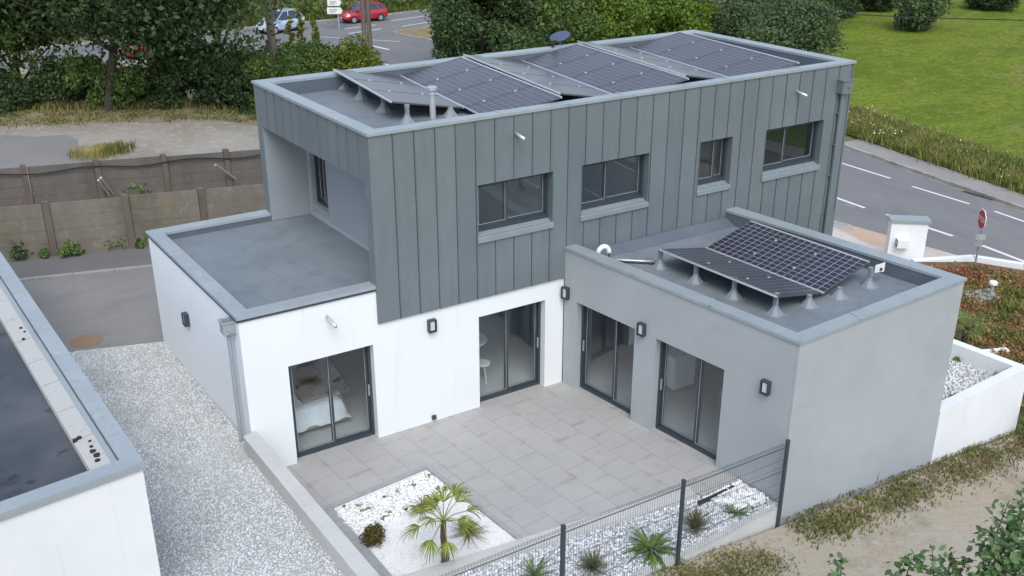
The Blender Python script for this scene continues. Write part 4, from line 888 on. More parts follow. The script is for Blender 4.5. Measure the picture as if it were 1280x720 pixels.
Fp = lambda u, z, d: tuple(pa+t*u+n*d+Vector((0, 0, z)))
Lp = (pb_-pa).length
MB().fbox(Fp, 0, Lp, -2.1, -.38, 0, .42).build('body', M['white'], pl)
MB().fbox(Fp, -.06, Lp+.06, -.38, -.28, -.06, .48).build('cap', M['coping'], pl)
mbx = thing('mailbox', 'small white box with blue dark front fixed to the white gate pillar', 'mailbox', Fp(.25, -1.05, 0))
MB().fbox(Fp, .22, .62, -1.22, -.92, -.26, -.003).build('body', M['white_metal'], mbx, bevel=.015)
MB().fbox(Fp, .205, .219, -1.18, -.95, -.24, -.02).build('front', mat('dark_blue_enamel', (.03, .06, .14), .4), mbx)
m3 = MB(); m3.fbox(Fp, .20, .2045, -1.11, -1.0, -.17, -.09); m3.build('badge', M['white_metal'], mbx)
kq = [(20.9, 3.10), (22.95, 2.25), (23.75, .9), (24.05, -.5), (24.3, -8)]
kw = MB()
for a, b in zip(kq[:-1], kq[1:]): kw.prism(dash(a, b, .24), -2.4, -1.52)
tag(kw.build('garden_kerb', M['white']), 'white rendered kerb between the road and the reddish garden', 'kerb')
# planted garden of reddish ground cover
def gar_z(x, y): return -1.0-.70*min(max((x-13)/10, 0), 1)
M['mulch'] = mat('red_mulch', (.165, .085, .05), .95, layers=((.5, .42, .62, (.13, .14, .045)), (3, .45, .7, (.20, .10, .055)), (12, .5, .7, (.085, .05, .03))), bump=(12, .8, .05))
gq = [(13.2, -5.2), (12.8, 1.5), (20.9, 3.0), (22.9, 2.15), (23.65, .85), (23.95, -.5), (24.1, -5.0)]
sheet('garden_soil', gq, gar_z, M['mulch'], 1.0)
# white planter at the grey block
pw = thing('planter_wall', 'white rendered low wall round a gravel planter at the grey end wall', 'low wall', (13.5, -5.5, -1.))
FpA, _ = frame_of((10.25, -5.674), (15.15, -5.385), (0, 1))
MB().fbox(FpA, 0, 3.42, -2.0, .27, 0, .24).build('front_wall', M['white2'], pw)
MB().prism([(13.42, -5.24), (13.66, -5.24), (13.1, -.4), (12.86, -.4)], -2.0, .268).build('back_wall', M['white'], pw)
MB().prism([(13.421, -5.485), (13.68, -5.47), (13.66, -5.245), (13.42, -5.245)], -2.0, .269).build('corner_wall', M['white'], pw)
plq = [(10.1, -5.45), (13.43, -5.25), (12.87, -.5), (9.5, -.5)]
sheet('planter_gravel', plq, -.13, M['gravel_under'])
stones('gravel', [(10.1, -5.44), (13.42, -5.24), (13.1, -2.5), (9.9, -2.5)], 4200, .025, .055, -.14, M['stone_g'], 'white grey stones in the white walled planter', 8)

M['grit'] = mat('lane_grit', (.38, .34, .27), .9, island=.3)
# -- lane
M['lane'] = mat('dirt_lane', (.35, .295, .21), .95, layers=((.3, .4, .65, (.35, .32, .26)), (.9, .52, .68, (.24, .205, .145), 6), (3.5, .55, .72, (.38, .35, .29)), (14, .5, .75, (.36, .33, .28)), (40, .55, .7, (.20, .18, .13))), bump=(10, .5, .04))
lane_edge = lambda x: -6.1 if x < 5.2 else -5.99+.06*(x-5.2)
sheet('dirt_lane', [(-6, -6.4), (-.5, -6.4), (5.2, -6.12), (15, -5.5), (24.4, -5.0), (24.4, -30), (-6, -30)], lambda x, y: float(lane_z(x))+.0, M['lane'], 1.5)

# ================================================================== VEGETATION
def leaf_quads(pos, size, g, up_bias=.3, aspect=.55, nrm=None):
    n = len(pos); d = g.normal(size=(n, 3)); d[:, 2] += up_bias
    if nrm is not None: d = d*.7+nrm
    d /= np.linalg.norm(d, axis=1)[:, None]
    a = np.cross(d, g.normal(size=(n, 3))); a /= np.linalg.norm(a, axis=1)[:, None]; b = np.cross(d, a)
    s = (size*g.uniform(.6, 1.35, n))[:, None]
    v = np.stack([pos-a*s, pos-b*s*aspect+d*s*.12, pos+a*s, pos+b*s*aspect+d*s*.12], 1)
    return v.reshape(-1, 3), np.arange(4*n).reshape(n, 4)
def crown_points(clumps, n, g, fill=.35):
    cl = np.array(clumps, float); w = cl[:, 3]**2; k = g.choice(len(cl), n, p=w/w.sum())
    d = g.normal(size=(n, 3)); d /= np.linalg.norm(d, axis=1)[:, None]
    rr = np.where(g.random(n) < fill, g.random(n)**.5, g.uniform(.8, 1.12, n))
    lump = 1+.18*np.sin(d[:, 0]*5+k)+.15*np.sin(d[:, 1]*7+k*2)+.15*np.sin(d[:, 2]*6+k*3)
    sq = np.array([1, 1, .85])
    return cl[k, :3]+d*sq*(rr*lump*cl[k, 3])[:, None], d
def crown_obj(name, clumps, n, size, m, parent, seed, world=True, **kw):
    g = np.random.default_rng(seed); p, d = crown_points(clumps, n, g); v, f = leaf_quads(p, size, g, nrm=d*.5, **kw)
    return fast(name, v, f, M[m], parent, world)
def clump_set(c, r, h, k, seed, cr=(.35, .55), shape='round'):
    """clump spheres filling a crown of radius r and height h whose bottom centre is c"""
    g = np.random.default_rng(seed); out = []
    for i in range(k):
        t = g.random(); a = g.uniform(0, 2*math.pi)
        if shape == 'cone': rad = r*(1-.75*t)*g.uniform(.45, 1)**.6
        elif shape == 'dome': rad = r*math.sqrt(max(0, 1-(t*.95)**2))*g.uniform(.3, 1)**.5
        else: rad = r*math.sqrt(max(.02, 1-(2*t-1)**2))*g.uniform(.2, 1)**.5
        q = g.uniform(cr[0]*.62, cr[1]*1.05)*r*(1 if shape != 'cone' else (1-.5*t))
        out.append((c[0]+rad*.85*math.cos(a), c[1]+rad*.85*math.sin(a), c[2]+q*.6+t*max(h-q*1.4, .1), q))
    return out
def tree(name, label, cat, base, r, h, trunk, k, n, size, m, seed, shape='round', group=None, tr=.18, cr=(.35, .55), off=(0, 0)):
    t = thing(name, label, cat, base, 0, group); b = Vector(base)
    g = np.random.default_rng(seed+500)
    mb = MB(); top = b+Vector((off[0]*.7, off[1]*.7, trunk+h*.45))
    mb.tube([b-Vector((0, 0, .4)), b+Vector((.03, 0, .2)), b+(top-b)*.5+Vector((g.normal(0, .08), g.normal(0, .08), 0)), top], [tr*1.3, tr, tr*.75, tr*.3], 9)
    for i in range(5):
        a = g.uniform(0, 6.28); s = b+(top-b)*g.uniform(.4, .75); e = s+Vector((math.cos(a)*r*.65, math.sin(a)*r*.65, h*g.uniform(.12, .3)))
        mb.tube([s, (s+e)/2+Vector((0, 0, h*.03)), e], [tr*.5, tr*.35, tr*.12], 6)
    mb.build('trunk', M['bark'], t)
    crown_obj('crown', clump_set((base[0]+off[0], base[1]+off[1], base[2]+trunk), r, h, k, seed, cr, shape), n, size, m, t, seed)
    return t
# left background
tree('broadleaf_tree', 'large dark broadleaf tree with a bare trunk standing at the gravel lot edge', 'tree', (.95, 30.0, .62), 5.4, 8.4, 2.2, 50, 36000, .12, 'leaf_dark', 21, tr=.22, off=(1.9, .6))
tree('broadleaf_tree', 'dark tree at the far left edge behind the gravel lot', 'tree', (-4.6, 34.5, .6), 3.6, 8.0, 2.2, 28, 20000, .13, 'leaf_dark', 22, tr=.2)
tree('broadleaf_tree', 'mid green tree between the left edge tree and the big bare trunk', 'tree', (-1.6, 36.5, -1.5), 2.6, 6.5, 3.2, 22, 14000, .13, 'leaf_mid', 26, tr=.13)
tree('broadleaf_tree', 'mid green tree just left of the wooden pole', 'tree', (6.5, 31.8, .3), 2.2, 8.5, .5, 26, 18000, .11, 'leaf_mid', 23, tr=.16)
tree('broadleaf_tree', 'dark slender tree between the big dark tree and the mid green tree', 'tree', (4.7, 33.7, .3), 2.2, 7.5, 1.6, 18, 12000, .13, 'leaf_dark', 24, tr=.14)
tree('broadleaf_tree', 'light green tree on the bank across the road at the far left', 'tree', (3.8, 72.0, -.5), 3.4, 7.5, 1.2, 20, 7000, .28, 'leaf_yellow', 25, tr=.2)
hb = [(-6.5, 35.0, 1.5, 2.3, 'dark'), (-4.6, 33.9, 1.5, 2.6, 'dark'), (-2.8, 33.0, 1.4, 2.7, 'dark'), (-1.1, 32.2, 1.4, 2.7, 'dark'), (.5, 31.4, 1.2, 2.4, 'mid'), (2.0, 30.7, 1.2, 2.2, 'mid'), (3.4, 30.2, 1.3, 2.5, 'dark'), (4.9, 29.6, 1.4, 2.8, 'dark'), (6.4, 29.0, 1.3, 2.6, 'dark'), (8.0, 28.8, 1.4, 3.0, 'mid')]
hd = ['at the left edge under the dark edge tree', 'second from the left', 'third from the left', 'just left of the big bare trunk', 'low and green beside the big bare trunk', 'low and green right of the big bare trunk', 'under the red car', 'right of the red car', 'below the mid green tree', 'at the corner of the zinc roof']
for i, (x, y, r, h, c) in enumerate(hb):
    z = float(hgt(x, y))
    tree('hedge_shrub', ('dark leafy' if c == 'dark' else 'mid green')+' hedge shrub by the lot, '+hd[i], 'shrub', (x, y, z), r, h, 0, 12, 6500, .09, 'leaf_dark' if c == 'dark' else 'leaf_mid', 40+i, 'dome', 'hedge shrubs behind the gravel lot', tr=.06)
# shrubs by the poles
bx = (13.3, 34.5, -.9)
q = G(432, 112, -1.4); tree('shrub', 'yellow green rounded shrub beside the double pole behind the upper roof', 'shrub', q, 1.75, 3.0, 0, 14, 8000, .11, 'leaf_yellow', 61, 'dome', tr=.08)
q = G(392, 114, -1.2); tree('shrub', 'darker green shrub left of the yellow green one behind the upper roof', 'shrub', q, 1.6, 2.7, 0, 12, 7000, .10, 'leaf_mid', 62, 'dome', tr=.08)
tree('shrub', 'low dark shrub at the foot of the wooden pole', 'shrub', (10.6, 36.5, -.6), 1.9, 2.4, 0, 12, 8000, .10, 'leaf_mid', 63, 'dome', tr=.08)
for i, (px, h, l) in enumerate(((366, 3.4, 'leftmost'), (380, 4.4, 'middle, tallest'), (398, 4.0, 'rightmost'))):
    b = G(px, 97, -.8); t = thing('sapling', 'tall thin yellow green sapling before the silver car, %s of three' % l, 'sapling', b, 0, 'thin saplings in front of the silver car')
    MB().tube([(b[0], b[1], b[2]-.3), (b[0]+.1, b[1], b[2]+h*.5), (b[0]+.05, b[1], b[2]+h)], [.05, .035, .01], 6).build('trunk', M['bark'], t)
    g = np.random.default_rng(70+i); cl = [(b[0]+g.normal(0, .10), b[1]+g.normal(0, .10), b[2]+.5+k*(h-.6)/12, .26-.012*k) for k in range(13)]
    crown_obj('crown', cl, 800, .10, 'leaf_yellow', t, 75+i)
# trees behind the upper roof
cb = G(612, 96, -2.2)
tree('conifer', 'large dark conifer with dense drooping foliage behind the upper roof', 'tree', (cb[0]+.3, cb[1]+1.5, -2.2), 4.3, 9.5, .2, 60, 46000, .12, 'leaf_conifer', 81, 'cone', tr=.25, cr=(.28, .42))
cb = G(668, 92, -2.2)
tree('conifer', 'second dark green tree crowding the right side of the large conifer', 'tree', (cb[0]+.4, cb[1]+3., -2.2), 3.4, 8.0, .3, 32, 18000, .14, 'leaf_mid', 82, tr=.2)
for i, (px, py, r, h, mm, l) in enumerate(((715, 80, 2.5, 5.2, 'leaf_mid', 'mid green shrub behind the satellite dish'), (765, 74, 2.5, 4.6, 'leaf_bright', 'bright green shrub behind the middle of the upper roof, next to the dish'), (812, 66, 2.4, 4.3, 'leaf_bright', 'bright green shrub behind the upper roof, third right of the conifer'),
        (850, 60, 2.2, 3.7, 'leaf_bright', 'bright green shrub behind the upper roof, fourth right of the conifer'), (887, 56, 1.9, 3.0, 'leaf_bright', 'lowest bright green shrub beside the dark olive bushes'), (925, 60, 2.0, 3.2, 'leaf_olive', 'small olive bush left of the large olive bush'))):
    b = G(px, py, -2.2); tree('shrub', l, 'shrub', (b[0]+1, b[1]+1.5, -2.2), r, h, 0, 16, 12000, .12, mm, 90+i, 'dome', 'shrubs behind the upper roof', tr=.1)
b = G(985, 82, -2.0); tree('bush', 'large grey olive bush at the edge of the field beside the roof corner', 'bush', (b[0]+.5, b[1]+.5, -2.0), 3.1, 4.4, 0, 24, 19000, .11, 'leaf_olive', 101, 'dome', tr=.12)
b = G(960, 42, -1.9); tree('bush', 'dark olive bush behind the large grey olive bush', 'bush', (b[0]+.5, b[1]+.5, -1.9), 3.2, 4.5, 0, 18, 12000, .15, 'leaf_dark', 102, 'dome', tr=.12)
b = G(1025, 28, -1.9); tree('bush', 'dark bush behind and right of the large grey olive bush', 'bush', (b[0]+.5, b[1]+.5, -1.9), 2.9, 4., 0, 16, 11000, .15, 'leaf_dark', 103, 'dome', tr=.12)
for i, (px, py, r, h, l, mm) in enumerate(((1140, 37, 2.2, 4.6, 'round bush standing alone in the middle of the green field', 'leaf_olive'), (1236, 14, 2.2, 3.4, 'bush at the top right of the green field', 'leaf_dark'), (1090, 14, 1.7, 3.4, 'dark bush behind the round field bush', 'leaf_dark'))):
    b = G(px, py, -1.7); tree('bush', l, 'bush', (b[0], b[1], float(hgt(b[0], b[1]))-.1), r, h, .15, 18, 14000, .12, mm, 110+i, 'round', tr=.14)

def blades(name, px, py, pz, h, w, m, label, seed, lean=.35, kind='stuff', parent=None):
    g = np.random.default_rng(seed); n = len(px); hh = h*g.uniform(.5, 1.25, n); a = g.uniform(0, 2*math.pi, n); l = np.abs(g.normal(0, lean, n))*hh
    b0 = np.stack([px, py, pz], -1); dirv = np.stack([np.cos(a), np.sin(a), np.zeros(n)], -1); sv = np.stack([-np.sin(a), np.cos(a), np.zeros(n)], -1)*(w*g.uniform(.7, 1.3, n))[:, None]
    mid = b0+dirv*(l*.35)[:, None]; mid[:, 2] += hh*.6; tip = b0+dirv*l[:, None]; tip[:, 2] += hh
    v = np.stack([b0-sv, b0+sv, mid+sv*.8, mid-sv*.8, tip+sv*.12, tip-sv*.12], 1).reshape(-1, 3)
    k = 6*np.arange(n)[:, None]; f = np.concatenate([k+np.array([[0, 1, 2, 3]]), k+np.array([[3, 2, 4, 5]])])
    o = fast(name, v, f, M[m], parent)
    if kind: tag(o, label, kind=kind)
    return o
def pts_poly(poly, n, seed, clump=0):
    g = np.random.default_rng(seed)
    if clump:
        cx, cy = scatter(poly, max(3, n//clump), g); k = g.integers(0, len(cx), n); return cx[k]+g.normal(0, .22, n), cy[k]+g.normal(0, .22, n)
    return scatter(poly, n, g)
# field
M['field'] = mat('meadow', (.125, .185, .020), .95, layers=((.06, .38, .58, (.175, .22, .026)), (.25, .46, .58, (.090, .148, .016), 8, (1, 2., 1)), (.9, .5, .60, (.19, .21, .038), 7), (.13, .58, .66, (.22, .20, .065)), (3.5, .48, .58, (.088, .14, .016), 6), (9, .52, .62, (.18, .21, .045), 4)), bump=(7, 1., .10), spec=.05)
fp = [(kA(y)+1.4, y) for y in range(-20, 18, 2)]+[(36.5, 34), (38.5, 50), (70, 57), (160, 70), (400, 90), (400, -200), (34, -200)]
sheet('meadow', fp, lambda x, y: float(hgt(x, y))+.02, M['field'], 12)
vp = [(kA(y)+1.5, y) for y in range(-4, 22, 2)]+[(kA(20)+5.2, 20), (kA(8)+4.8, 8), (kA(-4)+4.3, -4)]
x, y = pts_poly(vp, 17000, 121, 12); blades('verge_grass', x, y, hgt(x, y), .36, .014, 'grass_gold', 'tall golden grass on the verge between sidewalk and field', 122, .75)
x, y = pts_poly(vp, 24000, 123, 10); blades('verge_grass', x, y, hgt(x, y), .34, .018, 'grass_green', 'green weeds among the golden verge grass', 124, .8)
fl = pts_poly(vp, 260, 125); g = np.random.default_rng(126)
v, f = leaf_quads(np.stack([fl[0], fl[1], hgt(*fl)+g.uniform(.3, .55, 260)], -1), .032, g, 1.5, 1); tag(fast('verge_flowers', v, f, mat('pale_petals', (.75, .72, .45), .7)), 'small pale flowers scattered over the verge grass', kind='stuff')
mp_ = [(36.5, -12), (100, -12), (100, 60), (64, 54), (42, 44), (36.5, 18)]
# far bank
g = np.random.default_rng(130); x = g.uniform(-25, 75, 26000); y = 67+.06*(x-30)*(x > 30)+g.random(26000)**1.3*14
p = np.stack([x, y, hgt(x, y)+g.uniform(0, .9, 26000)*(1+.8*np.sin(x*.5)*np.sin(y*.9))], -1); v, f = leaf_quads(p, .22, g, .6)
tag(fast('bank_scrub', v, f, M['leaf_mid']), 'green scrub covering the bank across the road', kind='stuff')
x, y = g.uniform(-25, 60, 9000), g.uniform(66.3, 68.3, 9000); x2 = x; y = y+.06*(x-30)*(x > 30); blades('bank_grass', x, y, hgt(x, y), .6, .05, 'grass_green', 'long grass along the far road edge', 131)
# left lot weeds, base of hedge
t_ = [(-7, 34.2), (-3, 32.6), (1.0, 30.2), (6.4, 27.6), (7.4, 28.3), (1.5, 31.0), (-3, 33.6), (-7, 35.4)]
dq = [(-30, 40), (-5, 34.2), (1, 31.2), (6.6, 28.5), (12, 28.2), (11, 26.6)]+[(9-1.0*k, 24.0+.46*k+rng.normal(0, .45)) for k in range(18)]+[(-30, 36)]
sheet('dry_ground', dq, lambda x, y: .634-1.7*min(max((x-4)/10, 0), 1), mat('dry_ground', (.20, .16, .095), .95, layers=((.8, .4, .65, (.26, .21, .125)), (3, .5, .7, (.14, .12, .06)), (9, .5, .7, (.30, .26, .19)))), 1.0)
x, y = pts_poly([(-7, 30.6), (1, 27.4), (9, 24.4), (10, 27.5), (1, 31), (-7, 35)], 8000, 134, 25); blades('lot_grass', x, y, .63-1.7*np.clip((x-4)/10, 0, 1), .10, .02, 'grass_dry', 'thin dry grass on the brown ground before the hedge', 135, .7)
x, y = pts_poly(t_, 7000, 132, 14); blades('lot_grass', x, y, .6-1.7*np.clip((x-4)/10, 0, 1), .3, .03, 'grass_dry', 'dry grass at the foot of the hedge', 133)
def tuft(name, label, c, n, r, h, w, m, seed, lean=.5, cat='plant', group=None):
    g = np.random.default_rng(seed); a = g.uniform(0, 6.28, n); rr = r*g.random(n)**.7
    t = thing(name, label, cat, c, 0, group)
    blades('leaf', c[0]+rr*np.cos(a), c[1]+rr*np.sin(a), np.full(n, c[2]), h, w, m, None, seed, lean, None, t); return t
q = G(118, 193, .65); tuft('grass_tuft', 'yellow grass tuft growing behind the far concrete wall', q, 520, 1.0, .34, .012, 'grass_gold', 140, .4, 'grass')
q = G(143, 188, .65); tuft('grass_tuft', 'yellow green grass tuft right of the yellow one behind the far wall', q, 420, .8, .32, .012, 'grass_dry', 141, .4, 'grass')
for i, (px, py, r, h, l) in enumerate(((90, 318, .34, .42, 'round green weed at the foot of the near brown wall'), (147, 308, .45, .34, 'spreading green weed at the near brown wall beside a post'), (180, 304, .4, .4, 'green weed at the near brown wall by the white house corner'),
        (170, 243, .6, .5, 'green weeds between the two concrete walls'), (55, 322, .16, .16, 'tiny weed at the foot of the near wall post'), (22, 322, .38, .62, 'bushy brown green weed at the near wall behind the neighbouring roof'), (98, 243, .5, .3, 'low weeds behind the near brown wall'))):
    q = G(px, py, .68); t = thing('weed', l, 'weed', q, 0, 'weeds along the concrete walls')
    crown_obj('foliage', clump_set(q, r, h, 7, 150+i, shape='dome'), 420, .055, 'weed' if i != 5 else 'leaf_olive', t, 150+i)

# -- planting bed: palm, tufts, weeds
pb0 = (-.86, -4.18, -.03); palm = thing('palm', 'small fan palm with a short brown trunk in the white pebble bed', 'palm', pb0)
MB().tube([(pb0[0], pb0[1], -.1), (pb0[0]+.01, pb0[1], .2), (pb0[0]-.01, pb0[1]+.01, .5), (pb0[0], pb0[1]+.01, .86)], [.075, .06, .055, .045], 10).build('trunk', mat('palm_trunk', (.10, .075, .045), .95, layers=((14, .4, .7, (.05, .035, .02), 4, (1, 1, 3)),), bump=(25, .8)), palm)
def fan_frond(c, az, el, plen, flen, seed, m='palm_leaf', half=1.9, nl=20):
    g = np.random.default_rng(seed); c = Vector(c)
    d = Vector((math.cos(az)*math.cos(el), math.sin(az)*math.cos(el), math.sin(el))); side = d.cross(Vector((0, 0, 1))).normalized(); nn = side.cross(d)
    hub = c+d*plen-Vector((0, 0, plen*.12)); mb = MB(); mb.tube([c, c+d*plen*.5+Vector((0, 0, .01)), hub], [.011, .009, .007], 5)
    d2 = (d-Vector((0, 0, .35))).normalized(); side = d2.cross(Vector((0, 0, 1))).normalized(); nn = side.cross(d2)
    for i in range(nl):
        a = -half+2*half*i/(nl-1)+g.normal(0, .04); l = flen*(1-.25*abs(a)/half)*g.uniform(.85, 1.1)
        t = d2*math.cos(a)+side*math.sin(a); s = t.cross(nn).normalized(); w = .0125
        p1 = hub+t*l*.45+nn*.015; p2 = hub+t*l*.8-Vector((0, 0, l*.10)); p3 = hub+t*l-Vector((0, 0, l*.30))
        k = len(mb.v); mb.v += [tuple(q) for q in (hub-s*.003, hub+s*.003, p1+s*w, p1-s*w, p2+s*w*.7, p2-s*w*.7, p3+s*.002, p3-s*.002)]
        for f in ((0, 1, 2, 3), (3, 2, 4, 5), (5, 4, 6, 7)): mb.f.append(tuple(k+q for q in f)); mb.mi.append(0)
    return mb
for i, (az, el, pl_, fl_) in enumerate(((.55, .75, .50, .40), (-.15, .30, .44, .40), (-.5, -.05, .38, .34), (1.0, 1.15, .34, .40), (2.3, .45, .40, .36), (3.0, .15, .42, .36), (3.7, -.25, .38, .34), (4.4, -.5, .34, .30), (2.0, .95, .26, .34), (5.3, .15, .30, .32), (.1, .85, .40, .42), (1.5, .7, .34, .38), (3.4, .7, .28, .34), (-.9, .45, .30, .34))):
    fan_frond((pb0[0], pb0[1]+.01, .84), az, el, pl_, fl_, 200+i, nl=12, half=.95).build('frond', M['palm_leaf'], palm)
def strap_plant(name, label, c, n, l, w, m, seed, cat='plant', group=None, up=.9, droop=.5):
    g = np.random.default_rng(seed); t = thing(name, label, cat, c, 0, group); mb = MB()
    for i in range(n):
        a = g.uniform(0, 6.28); e = g.uniform(.35, 1.35)*up; L = l*g.uniform(.7, 1.15); d = Vector((math.cos(a), math.sin(a), 0)); s = Vector((-math.sin(a), math.cos(a), 0))
        pts = []
        for k in range(6):
            u = k/5; pts.append(Vector(c)+d*(L*u*math.cos(e)+L*.2*u*u)+Vector((0, 0, L*u*math.sin(e)-droop*L*u*u*(1.2-e*.5))))
        k0 = len(mb.v)
        for k, p in enumerate(pts):
            ww = w*(1-(.95*(k/5)**2))*g.uniform(.95, 1.05); z = max(p.z, c[2]+.005); mb.v += [(p.x-s.x*ww, p.y-s.y*ww, z), (p.x+s.x*ww, p.y+s.y*ww, z)]
        for k in range(5): q = k0+2*k; mb.f.append((q, q+1, q+3, q+2)); mb.mi.append(0)
    mb.build('leaf', M[m], t); return t
# the planting bed
q = G(466, 678, 0.0); bl = thing('clipped_shrub', 'clipped brown shrub in the left part of the white pebble bed', 'shrub', q)
crown_obj('foliage', [(q[0], q[1], .12, .17), (q[0]+.09, q[1]+.03, .16, .15), (q[0]+.03, q[1]+.07, .13, .15)], 2600, .022, 'brown_ball', bl, 210)
q = G(528, 636, -.02); strap_plant('dry_tuft', 'dry yellow green grass tuft behind the palm in the pebble bed', q, 70, .36, .008, 'dry_leaf', 211, up=.75, droop=.6); 
strap_plant('grass_tuft', 'fresh yellow green clump beside the dry tuft behind the palm', (q[0]+.12, q[1]+.0, -.02), 60, .30, .009, 'palm_leaf', 212, up=.9, droop=.5)
q = G(586, 672, -.02); strap_plant('dry_tuft', 'straw coloured tuft drooping right of the palm trunk', (q[0]+.05, q[1]+.1, -.02), 110, .42, .007, 'dry_leaf', 213, up=1.05, droop=.85)
for i, (px, py) in enumerate(((538, 598), (518, 608), (548, 612), (479, 624), (455, 640), (462, 636), (445, 634), (485, 642), (506, 640), (495, 617), (430, 634), (478, 650), (556, 612))):
    q = G(px, py, -.03); g = np.random.default_rng(220+i); r = g.uniform(.02, .055); t = thing('weed', 'small green weed sprouting among the white pebbles of the palm bed', 'weed', q, 0, 'small weeds among the white pebbles')
    crown_obj('foliage', [(q[0]+g.normal(0, r*.6), q[1]+g.normal(0, r*.6), q[2]+.03, r) for k in range(3)], 40, .024, 'weed', t, 240+i)
# gravel strip plants
q = G(668, 722, -.04); strap_plant('flowering_plant', 'pale green upright plant leftmost behind the mesh fence', q, 26, .42, .026, 'weed', 230, up=1.1, droop=.35)
q = G(741, 712, -.04); strap_plant('tufted_plant', 'round grassy plant with reddish tips behind the mesh fence', q, 190, .34, .008, 'pale_plant', 231, up=1.0, droop=.25)
strap_plant('tufted_plant', 'reddish seed heads of the round grassy plant', (q[0], q[1], q[2]+.1), 40, .32, .008, 'dry_leaf', 232, up=1.25, droop=.1)
q = G(812, 688, -.04); strap_plant('strap_leaf_plant', 'large green strap leaved plant behind the middle of the mesh fence', q, 64, .60, .036, 'weed', 233, up=.9, droop=.6)
q = G(868, 662, -.04); strap_plant('tufted_plant', 'grassy plant with pinkish seed heads beside the fence post', q, 150, .40, .008, 'pale_plant', 234, up=1.1, droop=.2)
strap_plant('tufted_plant', 'pinkish seed heads above the grassy plant beside the fence post', (q[0], q[1], q[2]+.12), 60, .40, .008, 'dry_leaf', 235, up=1.3, droop=.1)
q = G(919, 643, -.04); strap_plant('leafy_plant', 'small dark green leafy plant near the grey wall behind the fence', q, 34, .30, .02, 'weed', 236, up=.9, droop=.4)
q = G(938, 630, -.03); strap_plant('leafy_plant', 'low green sprig by the larger white stones at the grey wall', q, 16, .24, .015, 'weed', 237, up=.6, droop=.3)
# grass along the lane
lz = lambda x: lane_z(x)
vg = [(5.3, -6.2), (10.2, -5.78), (14.5, -5.55), (24, -5.2), (24, -6.1), (14.5, -6.4), (10.4, -6.45), (8.0, -6.65), (5.6, -6.8)]
x, y = pts_poly(vg, 8000, 250, 60); blades('lane_grass', x, y, lz(x), .085, .012, 'grass_lane', 'dry brown green grass strip along the lane wall', 251, .7)
x, y = pts_poly(vg, 3200, 252, 90); blades('lane_grass', x, y, lz(x), .10, .012, 'grass_green', 'greener patches in the lane grass strip', 253, .7)
vg = [(4.0, -6.5), (2.3, -6.45), (1.4, -6.7), (2.6, -7.3), (3.4, -7.1), (4.4, -6.9)]
x, y = pts_poly(vg, 4200, 254, 90); blades('lane_grass', x, y, lz(x), .05, .012, 'grass_dry', 'patchy grass on the lane below the mesh fence', 255, .8)
stq = [(5.3, -6.1), (14, -5.6), (14, -6.1), (5.6, -6.8)]
stones('lane_stones', stq, 150, .012, .028, lambda px, py: lane_z(px), M['grit'], 'small stones along the foot of the grey wall', 256)
lst = [(2, -9), (16, -9), (20, -6.5), (6, -7.2)]
stones('lane_grit', lst, 1500, .006, .014, lambda px, py: lane_z(px), M['grit'], 'grit on the dirt lane', 257)
M['litter'] = leafm('dry_litter', (.20, .15, .075), (.12, .105, .045), .1, .4, 1.5)
vl = [(5.3, -6.12), (10.2, -5.76), (14.5, -5.52), (24, -5.1), (24, -5.9), (14.5, -6.35), (10.4, -6.4), (8.0, -6.6), (5.8, -6.85)]
x, y = pts_poly(vl, 5200, 258, 40); g = np.random.default_rng(259); v, f = leaf_quads(np.stack([x, y, lane_z(x)+g.uniform(.005, .05, len(x))], -1), .035, g, .8, .4); tag(fast('dry_litter', v, f, M['litter']), 'brown dead plants and litter along the foot of the grey wall', kind='stuff')
for i, (px, py, h) in enumerate(((1096, 604, .95), (1050, 617, .5), (1060, 615, .4))):
    q = G(px, py, float(lane_z(8.2))); tag(MB().tube([q, (q[0]+.12, q[1]+.06, q[2]+h*.6), (q[0]+.3*h, q[1]+.1, q[2]+h)], [.007, .005, .003], 5).build('dry_stalk', M['dry_leaf']), ('tall dry stalk leaning along the foot of the grey wall', 'shorter dry stalk left of the tall one at the grey wall', 'shortest dry stalk at the foot of the grey wall')[i], 'stalk')
q = G(1279, 545, -1.35); t = thing('poppy', 'red flower on a stalk beside the white planter wall at the right edge', 'flower', q)
MB().tube([q, (q[0]+.02, q[1], q[2]+.55)], .008, 5).build('stem', M['weed'], t); crown_obj('petals', [(q[0]+.02, q[1], q[2]+.6, .07)], 60, .05, 'red_paint', t, 260); crown_obj('foliage', [(q[0], q[1], q[2]+.15, .1)], 60, .04, 'weed', t, 261)
# garden cover
gp2 = [(13.8, -5.1), (13.4, -.5), (20.6, 2.4), (22.3, 1.7), (23.1, .5), (23.4, -.7), (23.6, -4.9)]
gz = lambda x, y: -1.0-.70*np.clip((np.asarray(x)-13)/10, 0, 1)
g = np.random.default_rng(270); x, y = pts_poly(gp2, 14000, 271, 30); v, f = leaf_quads(np.stack([x, y, gz(x, y)+g.uniform(.0, .14, len(x))], -1), .06, g, .8); tag(fast('ground_cover', v, f, M['sedum']), 'reddish ground cover plants in the front garden', kind='stuff')
x, y = pts_poly(gp2, 2600, 272, 150); blades('garden_weeds', x, y, gz(x, y), .17, .022, 'grass_green', 'green weeds in the reddish front garden', 273, .6)
x, y = pts_poly(gp2, 3500, 274, 40); blades('garden_weeds', x, y, gz(x, y), .15, .02, 'grass_dry', 'dry weeds in the reddish front garden', 275, .6)
q = G(1203, 440, -1.3); pm = thing('palm', 'small palm with dark trunk in the garden beside the grey block corner', 'palm', q)
MB().tube([(q[0], q[1], q[2]-.1), (q[0]+.02, q[1]+.02, q[2]+.75)], [.10, .075], 9).build('trunk', M['bark'], pm)
